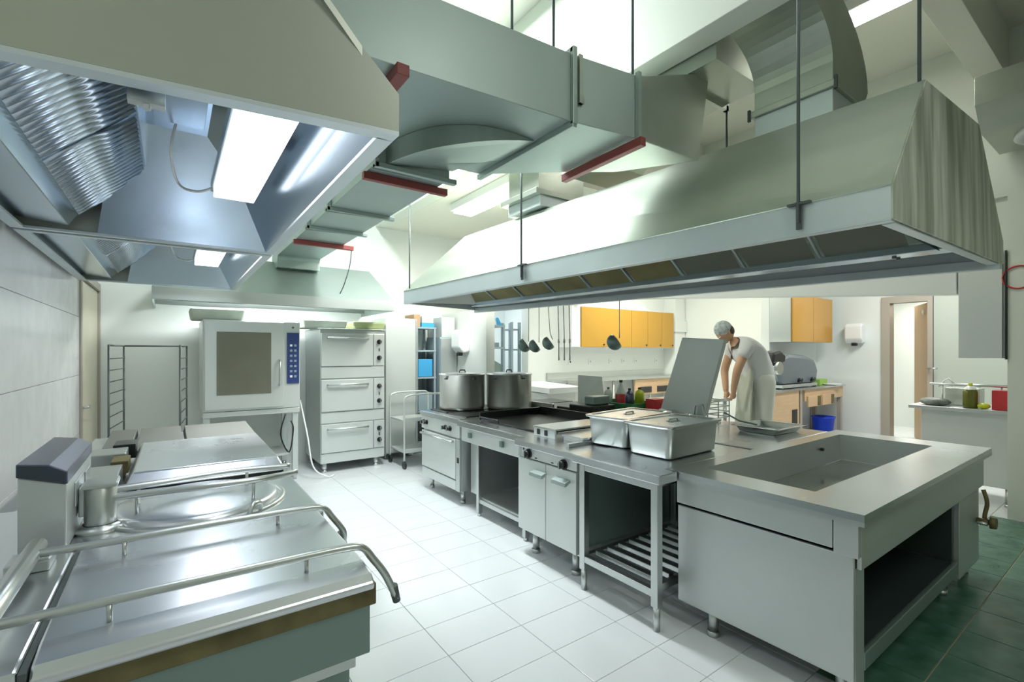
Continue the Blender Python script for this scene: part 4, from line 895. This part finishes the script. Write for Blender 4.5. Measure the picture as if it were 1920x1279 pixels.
def gn(label, c, L=.53, Wd=.325, z=.852, rot=0, H=.2):
    t = thing('deep_container', label, 'food container', (c[0], c[1], z), 'deep steel containers on the open table')
    ORG[t.name] = Vector((0, 0, 0))
    a, b = L / 2, Wd / 2
    def rr(a, b, r, z, n=5):
        out = []
        for (sx, sy, st) in ((1, 1, 0), (-1, 1, 1), (-1, -1, 2), (1, -1, 3)):
            for k in range(n + 1):
                an = (st + k / n) * PI / 2
                out.append((sx * (a - r) + r * math.cos(an), sy * (b - r) + r * math.sin(an), z))
        return out
    rings = [rr(a - .04, b - .04, .03, 0), rr(a - .025, b - .025, .04, .012), rr(a - .012, b - .012, .045, .18), rr(a - .012, b - .012, .045, H - .012), rr(a + .002, b + .002, .03, H - .008), rr(a + .002, b + .002, .03, H)]
    n = len(rings[0]); vs = [p for r in rings for p in r]
    fs = [(i * n + k, i * n + (k + 1) % n, (i + 1) * n + (k + 1) % n, (i + 1) * n + k) for i in range(len(rings) - 1) for k in range(n)] + [tuple(range(n))[::-1]]
    MB().add(vs, fs, True).build('pan', 'steel', t)
    li = [rr(a + .004, b + .004, .03, H + .001), rr(a + .004, b + .004, .03, H + .006), rr(a - .02, b - .02, .03, H + .006), rr(a - .035, b - .035, .03, H - .002)]
    vs = [p for r in li for p in r]; fs = [(i * n + k, i * n + (k + 1) % n, (i + 1) * n + (k + 1) % n, (i + 1) * n + k) for i in range(3) for k in range(n)] + [tuple(range(3 * n, 4 * n))]
    l = MB().add(vs, fs, False).build('lid', 'lid', t)
    MB().lathe([(.06, H - .001), (.05, H - .0005), (.001, H - .0005)], (0, 0, 0), 24, 1, .6).build('lid_recess', 'gpanel', l)
    MB().tube([(-.05, 0, H), (-.045, 0, H + .012), (.045, 0, H + .012), (.05, 0, H)], .005, 6).build('lid_grip', 'steel', l)
    t.rotation_euler[2] = rot
    return t
gn('deep lidded steel container, nearer one on the table edge', (2.655, 1.90), L=.57, Wd=.36, rot=math.radians(2))
gn('deep lidded steel container, farther one behind its twin', (2.70, 2.30), L=.60, Wd=.35, rot=math.radians(8))
for ob in (bpy.data.objects['deep_container.001'],): ob.location.z = .852

# ================================================================== SINK
t = thing('sink_unit', 'large stainless steel sink table with deep rectangular basin, right foreground', 'sink', (3.3, 1.15, 0))
x0, x1, y0, y1 = 2.235, 4.50, .715, 1.637
bx0, bx1, by0, by1 = 2.43, 4.27, .97, 1.53
zt = .85
top = MB(); 
for (a, b, c, d) in ((x0, bx0, y0, y1), (bx1, x1, y0, y1), (bx0, bx1, y0, by0), (bx0, bx1, by1, y1)): top.box(a, b, c, d, zt - .03, zt)
top.build('rim', 'steel_top', t)
MB().box(x0, x0 + .02, y0 + .02, y1, zt - .05, zt - .03).box(x0, x1, y0, y0 + .02, zt - .05, zt - .03).build('rim_edge', 'steel', t)
ba = MB(); zf = .66
ba.add([(bx0, by0, zt), (bx1, by0, zt), (bx1, by1, zt), (bx0, by1, zt), (bx0 + .02, by0 + .02, zf), (bx1 - .02, by0 + .02, zf), (bx1 - .02, by1 - .02, zf), (bx0 + .02, by1 - .02, zf)],
       [(0, 1, 5, 4), (1, 2, 6, 5), (2, 3, 7, 6), (3, 0, 4, 7)])
ba.build('basin_walls', 'panel', t, recalc=False)
box('basin_floor', 'water', t, bx0 + .02, bx1 - .02, by0 + .02, by1 - .02, zf - .012, zf, .002)
MB().cyl((3.9, by1 - .012, .78), (3.9, by1 - .03, .78), .012, seg=10).build('overflow_plug', 'blackp', t)
box('side_panel', 'panel', t, 2.28, 2.30, .767, 1.60, .13, .654)
box('side_apron', 'panel', t, 2.268, 2.288, .84, 1.60, .67, .799)
box('corner_piece', 'panel', t, 2.262, 2.30, .745, .835, .656, .799)
box('front_apron', 'panel', t, 2.301, 4.45, .746, .765, .60, .80)
box('corner_post', 'panel', t, 2.3005, 2.40, .768, .799, .03, .598)
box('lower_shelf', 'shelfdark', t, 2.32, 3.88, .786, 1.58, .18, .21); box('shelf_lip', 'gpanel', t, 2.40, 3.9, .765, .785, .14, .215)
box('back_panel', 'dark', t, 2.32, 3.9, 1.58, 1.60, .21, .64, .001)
box('inner_side', 'dark', t, 2.301, 2.31, .80, 1.58, .21, .64, .001); box('inner_top', 'dark', t, 2.31, 3.87, .766, 1.58, .600, .64, .001); box('inner_divider', 'shelfdark', t, 3.88, 3.92, .79, 1.58, .21, .64)  # dark linings and divider: shade inside the sink base put into their colour
box('service_box', 'panel', t, 3.93, 4.42, .765, 1.58, .10, .60)
v = MB().cyl((4.36, .765, .38), (4.36, .69, .38), .018, seg=12).cyl((4.36, .70, .38), (4.36, .67, .38), .04, .035, seg=14).build('drain_valve', 'brown', t)
MB().tube(smooth_curve([(4.40, .74, .58), (4.39, .72, .5), (4.385, .73, .42), (4.37, .73, .36)], 4), .012, 8).build('valve_pipe', 'brown', v)
MB().cyl((4.28, .75, .385), (4.28, .70, .385), .012, seg=8).build('valve_stem', 'steel', v)
for x, y in ((2.33, 1.42), (2.37, .84), (3.88, .84), (4.38, .84), (4.38, 1.5)): leg(t, x, y, .14 if x < 4 else .11, .025)
# shallow tray on the rear worktop near the sink
t = thing('shallow_tray', 'shallow steel tray with utensil on the worktop behind the sink', 'tray', (3.95, 1.95, .85))
B_ = [(3.78, 1.80, .853), (4.12, 1.78, .853), (4.16, 2.06, .853), (3.80, 2.08, .853)]; T_ = [(3.76, 1.765, .90), (4.175, 1.765, .90), (4.175, 2.095, .90), (3.765, 2.095, .90)]
o = MB().add(B_ + T_, [(3, 2, 1, 0), (0, 1, 5, 4), (1, 2, 6, 5), (2, 3, 7, 6), (3, 0, 4, 7)]).build('tray', 'steel', t)
sd = o.modifiers.new('solidify', 'SOLIDIFY'); sd.thickness = .003; sd.offset = -1
MB().box(3.73, 4.21, 1.74, 1.77, .899, .905).box(3.73, 4.21, 2.09, 2.12, .899, .905).box(3.73, 3.77, 1.74, 2.12, .899, .905).box(4.17, 4.21, 1.74, 2.12, .899, .905).build('rolled_rim', 'lid', t, .004)
MB().tube([(3.70, 2.16, 1.0), (3.80, 2.08, .93), (3.88, 1.98, .905)], .007, 8).build('utensil', 'gpanel', t)

# ================================================================== ISLAND, rear row
def rearunit(label, y0, y1, xa=3.20, xb=4.25, name='rear_counter'):
    t = thing(name, label, 'counter', ((xa + xb) / 2, (y0 + y1) / 2, 0))
    box('body', 'panel', t, xa, xb - .03, y0 + .01, y1 - .01, .14, .80); box('worktop', 'steel_top', t, xa - .03 if 0 else xa, xb, y0, y1, .80, .85, .006)
    for x in (xa + .1, xb - .1):
        for y in (y0 + .08, y1 - .08): leg(t, x, y, .14)
    return t
rearunit('steel worktop behind the open table carrying the shallow tray', 1.64, 2.30, 3.17, 4.35)
t = rearunit('rear island unit carrying the raised grey lid', 2.31, 3.0)
rearunit('rear island unit with black deep fryer parts', 3.01, 3.9)
t = rearunit('rear island unit with dark hot plates at the far end', 3.91, 4.95)
for y0 in (3.98, 4.45): box('hot_plate', 'black', t, 3.42, 4.15, y0, y0 + .42, .851, .875)
box('back_rail', 'steel', t, 3.38, 3.41, 3.95, 4.9, .851, .93)
# raised lid
t = thing('raised_lid', 'large grey steel lid standing raised and tilted behind the containers', 'lid', (3.72, 2.45, .85))
c = [(2.785, .965), (2.335, .95), (2.157, 1.60), (2.554, 1.625)]
MB().prism([(3.70, y, z) for (y, z) in c], (.05, 0, 0)).build('lid_plate', 'panel', t, .004)
MB().tube([(3.66, 2.42, .852), (3.66, 2.40, 1.04), (3.66, 2.33, 1.05), (3.68, 2.30, .852)], .009, 8).build('lid_stay', 'steel', t)
box('hinge_block', 'panel', t, 3.64, 3.699, 2.62, 2.76, .852, .975); box('hinge_block', 'panel', t, 3.64, 3.699, 2.34, 2.42, .852, .96)
t = thing('wire_basket', 'steel wire baskets standing right of the raised lid', 'basket', (4.1, 2.6, .85))
for z in (.9, .95, 1.0, 1.05):
    MB().tube([(3.85, 2.40, z), (4.2, 2.40, z), (4.2, 2.75, z), (3.85, 2.75, z), (3.85, 2.40, z)], .006, 6).build('wire_ring', 'steel', t)
for (x, y) in ((3.85, 2.4), (4.2, 2.4), (4.2, 2.75), (3.85, 2.75), (4.02, 2.4), (4.02, 2.75)): MB().tube([(x, y, .852), (x, y, 1.06)], .006, 6).build('wire_post', 'steel', t)
MB().box(3.9, 4.15, 2.45, 2.7, .853, .88).build('basket_floor', 'steel', t)
t = thing('worktable', 'low steel side table where the cook is working', 'table', (5.2, 3.2, 0))
box('worktop', 'steel_top', t, 4.75, 5.55, 3.15, 3.75, .90, .935)
for x in (4.8, 5.5):
    for y in (3.2, 3.7): leg(t, x, y, .9)
box('lower_shelf', 'panel', t, 4.78, 5.52, 3.18, 3.72, .3, .33)
t = thing('mixer_jug', 'glass and steel mixer jug on the side table by the cook', 'mixer', (5.1, 3.45, .935))
MB().lathe([(.001, 0), (.08, 0), (.08, .06), (.06, .08), (.075, .24), (.07, .24), (.055, .09), (.001, .09)], (5.02, 3.55, .936), 20).build('jug', 'clear', t)
MB().cyl((5.02, 3.55, 1.18), (5.02, 3.55, 1.21), .05, seg=14).build('cap', 'blackp', t)

# items on the rear row
def bottle(label, x, y, z, r, h, m, cap='blackp', cone=False, low=None):
    t = thing('bottle', label, 'bottle', (x, y, z))
    if cone: pr = [(.001, 0), (r, 0), (r, h * .45), (r * .85, h * .5), (r * .25, h * .92)]
    else: pr = [(.001, 0), (r, 0), (r, h * .65), (r * .8, h * .78), (r * .3, h * .86), (r * .3, h * .92)]
    MB().lathe(pr, (x, y, z), 20).build('body', m, t)
    if low: MB().lathe([(r * 1.01, .01), (r * 1.01, h * .42), (r * .98, h * .43)], (x, y, z), 20).build('contents', low, t)
    MB().cyl((x, y, z + h * .9), (x, y, z + h), r * .32, seg=12).build('cap', cap, t)
    return t
Z = .852
o = box('fryer_basket', 'black', None, 3.32, 3.66, 3.30, 3.62, Z, .965, .01, loc=(3.45, 3.5, Z)); tag(o, 'black fryer block on the rear island row', 'fryer part')
o = box('small_box', 'gpanel', None, 3.42, 3.64, 3.36, 3.5, .966, 1.05, .01, loc=(3.5, 3.4, .966)); tag(o, 'small dark box stacked on the black fryer block', 'box')
o = box('fryer_tray', 'black', None, 3.36, 3.66, 3.64, 3.86, Z, .92, .01, loc=(3.5, 3.7, Z)); tag(o, 'black tray behind the fryer block', 'tray')
t = thing('sheet_stand', 'pale sheet guard leaning behind the black fryer block', 'guard', (3.9, 3.95, Z))
MB().hexa([(3.92, 4.12, Z + .03), (4.2, 3.95, Z + .03), (4.21, 3.96, Z + .03), (3.93, 4.13, Z + .03)], [(3.97, 4.17, 1.22), (4.2, 4.0, 1.20), (4.21, 4.01, 1.20), (3.98, 4.18, 1.22)]).build('sheet', 'white_steel', t)
MB().box(3.9, 4.2, 3.9, 4.05, Z, Z + .03).build('foot', 'panel', t)
cr = thing('green_crate', 'green plastic crate holding cleaning bottles behind the fryer', 'crate', (3.95, 3.4, Z))
crb = MB(); X0, X1, Y0, Y1 = 3.74, 4.14, 3.16, 3.68
crb.box(X0, X1, Y0, Y1, Z, Z + .08).box(X0, X0 + .01, Y0, Y1, Z + .08, Z + .12).box(X1 - .01, X1, Y0, Y1, Z + .08, Z + .12).box(X0 + .01, X1 - .01, Y0, Y0 + .01, Z + .08, Z + .12).box(X0 + .01, X1 - .01, Y1 - .01, Y1, Z + .08, Z + .12)
crb.build('crate_body', 'green', cr, .003)
bottle('bottle with red liquid and black cap in the green crate', 3.97, 3.50, Z + .081, .06, .26, 'clear', 'blackp', True, 'redp')
bottle('lime yellow bottle in the green crate', 4.02, 3.29, Z + .081, .05, .19, 'ylw')
bottle('pale yellow jar left of the red bottle in the crate', 3.88, 3.60, Z + .081, .045, .18, 'clear', 'green')
bottle('dark purple-grey flask in front of the red bottle', 3.84, 3.27, Z + .081, .045, .19, 'shade')
o = box('storage_box', 'redp', None, 3.93, 4.10, 3.01, 3.14, Z, Z + .17, .004, loc=(4.0, 3.1, Z)); tag(o, 'red carton on the rear island row beside the bottles', 'carton')
o = box('storage_box', 'foam', None, 4.02, 4.22, 2.84, 2.99, Z, Z + .13, .01, loc=(4.1, 2.9, Z)); tag(o, 'olive tub behind the raised lid', 'tub')

# ================================================================== LADLES
def ladle(label, x, y, z0, L, r=.05, name='ladle', tilt=0, loc=None):
    t = thing(name, label, 'ladle', (x, y, z0), 'utensils hanging from the island hood')
    ux, uy = .8121, -.5835
    MB().tube([(x, y, z0), (x + .0, y, z0 - .03), (x + tilt * ux * .4, y + tilt * uy * .4, z0 - L * .8), (x + tilt * ux, y + tilt * uy, z0 - L)], .005, 6).tube([(x, y, z0), (x + .012, y, z0 + .015), (x + .02, y, z0)], .004, 6).build('handle', 'steel', t)
    cx, cy = x + tilt * ux - ux * r * .6, y + tilt * uy - uy * r * .6
    pr = [(r * math.sin(a), -r * math.cos(a) * .9) for a in [i / 8 * PI * .62 for i in range(9)]]; pr[0] = (.001, pr[0][1])
    b = MB().lathe(pr + [(pr[-1][0] * .96, pr[-1][1])] + [(p[0] * .95 if p[0] > .01 else .001, p[1] * .95) for p in pr[::-1]], (0, 0, 0), 20)
    R = Matrix.Rotation(math.radians(55), 4, Vector((.5835, .8121, 0)))
    b.v = [tuple(R @ Vector(v) + Vector((cx, cy, z0 - L - r * .5))) for v in b.v]
    b.build('bowl', 'gpanel', t)
    return t
ladle('dark ladle, leftmost of the hanging utensils', 3.494, 4.52, 2.018, .40, .085)
ladle('dark ladle, second from left of the hanging utensils', 3.524, 4.36, 2.018, .41, .08)
ladle('dark ladle, third from left of the hanging utensils', 3.550, 4.22, 2.018, .38, .08, tilt=.05)
ladle('single black skimmer ladle hanging alone in front of the ochre cupboard', 3.721, 3.30, 2.018, .38, .085)
for i, dx in enumerate((0, .045, .09)):
    y = 4.08 - dx * 1.7; x = 4.22 - .1867 * (y - .63)
    o = MB().tube([(x, y, 2.018), (x + .01, y, 1.68), (x + .012, y, 1.45)], .006, 6).cyl((x + .01, y, 1.64), (x + .01, y, 1.60), .012, seg=8).tube([(x + .012, y, 1.47), (x + .012, y, 1.40)], .009, 6).build('long_fork', 'steel', None, loc=(x, y, 2.018))
    tag(o, ['long steel fork right of the ladles, first of three', 'long steel fork right of the ladles, middle of three', 'long steel fork right of the ladles, last of three'][i], 'fork', 'utensils hanging from the island hood')

# ================================================================== PERSON
PC = Vector((5.79, 2.98, 0)); U = Vector((.8121, -.5835, 0)); Dp = Vector((.5835, .8121, 0))
def L3(l, w, z): return PC + U * l + Dp * w + Vector((0, 0, z))
per = thing('person', 'cook in pale shirt, off-white trousers and hair net bending over a table', 'person', tuple(PC))
def skin(name, joints, edges, m, sub=2, parent=per):
    me = bpy.data.meshes.new(name); names = list(joints); idx = {n: i for i, n in enumerate(names)}
    me.from_pydata([tuple(L3(*joints[n][0]) - PC) for n in names], [(idx[a], idx[b]) for a, b in edges], [])
    o = bpy.data.objects.new(name, me); COL.objects.link(o); o.parent = parent; ORG[o.name] = PC
    o.modifiers.new('skin', 'SKIN')
    sv = me.skin_vertices[0].data
    for n in names:
        r = joints[n][1]; sv[idx[n]].radius = r if isinstance(r, tuple) else (r, r)
    sv[0].use_root = True
    s = o.modifiers.new('subd', 'SUBSURF'); s.levels = sub; s.render_levels = sub
    me.materials.append(M[m])
    for mod in o.modifiers:
        if mod.type == 'SKIN': mod.use_smooth_shade = True
    return o
J = {'pelvis': ((.06, 0, 1.13), (.13, .15)), 'waist': ((.03, 0, 1.30), (.12, .14)), 'chest': ((-.07, 0, 1.50), (.12, .15)), 'neckbase': ((-.24, 0, 1.62), (.07, .07)), 'neck': ((-.30, 0, 1.66), (.05, .05)),
     'sl': ((-.19, .20, 1.57), .06), 'sr': ((-.19, -.20, 1.57), .06),
     'el': ((-.28, .21, 1.27), .052), 'er': ((-.31, -.19, 1.27), .052), 'wl': ((-.31, .10, 1.03), .036), 'wr': ((-.31, -.10, 1.03), .036),
     'pl': ((-.31, .09, .985), .028), 'pr': ((-.30, -.09, .985), .028),
     'hl': ((.06, .10, 1.04), .10), 'hr': ((.06, -.10, 1.04), .10), 'kl': ((.03, .11, .58), .065), 'kr': ((.05, -.11, .58), .065), 'al': ((.06, .11, .11), .045), 'ar': ((.08, -.11, .11), .045),
     'tl': ((-.06, .12, .04), .04), 'tr': ((-.04, -.12, .04), .04)}
E_ = [('pelvis', 'waist'), ('waist', 'chest'), ('chest', 'neckbase'), ('neckbase', 'neck'), ('chest', 'sl'), ('chest', 'sr'), ('sl', 'el'), ('sr', 'er'), ('el', 'wl'), ('er', 'wr'), ('wl', 'pl'), ('wr', 'pr'),
      ('pelvis', 'hl'), ('pelvis', 'hr'), ('hl', 'kl'), ('hr', 'kr'), ('kl', 'al'), ('kr', 'ar'), ('al', 'tl'), ('ar', 'tr')]
skin('body', J, E_, 'skin')
# clothes, a little larger than the body
JS = {'hem': ((.06, 0, 1.10), (.18, .195)), 'waist': ((.05, 0, 1.22), (.175, .19)), 'mid': ((.0, 0, 1.38), (.175, .19)), 'chest': ((-.06, 0, 1.53), (.19, .20)), 'top': ((-.20, 0, 1.62), (.10, .12)),
      'sl': ((-.18, .20, 1.57), .10), 'sr': ((-.18, -.20, 1.57), .10), 'bl': ((-.25, .22, 1.42), .068), 'br': ((-.26, -.20, 1.42), .068)}
skin('shirt', JS, [('hem', 'waist'), ('waist', 'mid'), ('mid', 'chest'), ('chest', 'top'), ('chest', 'sl'), ('chest', 'sr'), ('sl', 'bl'), ('sr', 'br')], 'shirt')
JT = {'pelvis': ((.07, 0, 1.12), (.165, .19)), 'w': ((.04, 0, 1.32), (.15, .17)), 'hl': ((.07, .10, 1.02), .12), 'hr': ((.07, -.10, 1.02), .12), 'kl': ((.03, .11, .58), .09), 'kr': ((.05, -.11, .58), .09), 'al': ((.06, .11, .10), .075), 'ar': ((.08, -.11, .10), .075)}
skin('trousers', JT, [('pelvis', 'w'), ('pelvis', 'hl'), ('pelvis', 'hr'), ('hl', 'kl'), ('hr', 'kr'), ('kl', 'al'), ('kr', 'ar')], 'trouser')
# apron front, flat cloth hanging from the waist
MB().prism([L3(-.12, -.17, 1.30), L3(-.12, .17, 1.30), L3(-.16, .19, .62), L3(-.16, -.19, .62)], tuple(U * .02)).build('apron', 'apron', per, .004)
for s, w in ((1, .14), (-1, -.14)):
    sh = MB().ball(tuple(L3(-.02, w * .85, .045)), (.12, .10, .05), 14, 8).build('shoe', 'blackp', per)
# hands: palm and fingers
for s, w in ((1, .085), (-1, -.085)):
    hd = MB().ball(tuple(L3(-.305, w, .975)), (.035, .035, .045), 12, 8)
    for k in range(4):
        q = -.024 + k * .016
        hd.tube([L3(-.315 + abs(q) * .3, w + q, .955), L3(-.33, w + q - s * .006, .94 - .01 * (k in (1, 2))), L3(-.325, w + q - s * .014, .922 - .008 * (k in (1, 2)))], [.010, .009, .007], 8)
    hd.tube([L3(-.285, w - s * .02, .985), L3(-.27, w - s * .045, .965), L3(-.275, w - s * .058, .945)], [.012, .010, .008], 8)
    hd.build('hand', 'skin', per)
# head: tilted down towards the work
hx, hz = -.375, 1.735
hdm = MB().ball((0, 0, 0), (.10, .075, .125), 24, 16)
Tm = Matrix.Rotation(math.radians(48), 4, Dp)
def HP(v):  # local head coords (forward f, side w, up z) -> world, pitched forward
    f, w, z = v; a = math.radians(50)
    ff = f * math.cos(a) + z * math.sin(a); zz = -f * math.sin(a) + z * math.cos(a)
    return tuple(L3(hx - ff, w, hz + zz))
def hp_mesh(b): b.v = [HP((v[0], v[1], v[2])) for v in b.v]; return b
head = hp_mesh(MB().ball((0, 0, 0), (.098, .075, .122), 24, 16).ball((.09, 0, -.02), (.022, .014, .025), 10, 8).ball((.065, 0, -.085), (.035, .035, .03), 12, 8)).build('head', 'skin', per)
hp_mesh(MB().ball((-.01, .077, -.01), (.02, .01, .032), 10, 8).ball((-.01, -.077, -.01), (.02, .01, .032), 10, 8)).build('ear', 'skin', head)
hp_mesh(MB().ball((.086, .03, .012), (.012, .014, .008), 10, 6).ball((.086, -.03, .012), (.012, .014, .008), 10, 6)).build('eye', 'white', head)
hp_mesh(MB().ball((.088, 0, -.062), (.012, .024, .006), 10, 6)).build('mouth', 'redp', head)
hp_mesh(MB().ball((-.02, 0, .035), (.108, .09, .108), 20, 14)).build('hair_net', 'net', per)
hp_mesh(MB().ball((-.045, 0, -.01), (.075, .08, .09), 16, 10)).build('hair', 'hair', per)

print('objects', len(bpy.data.objects))
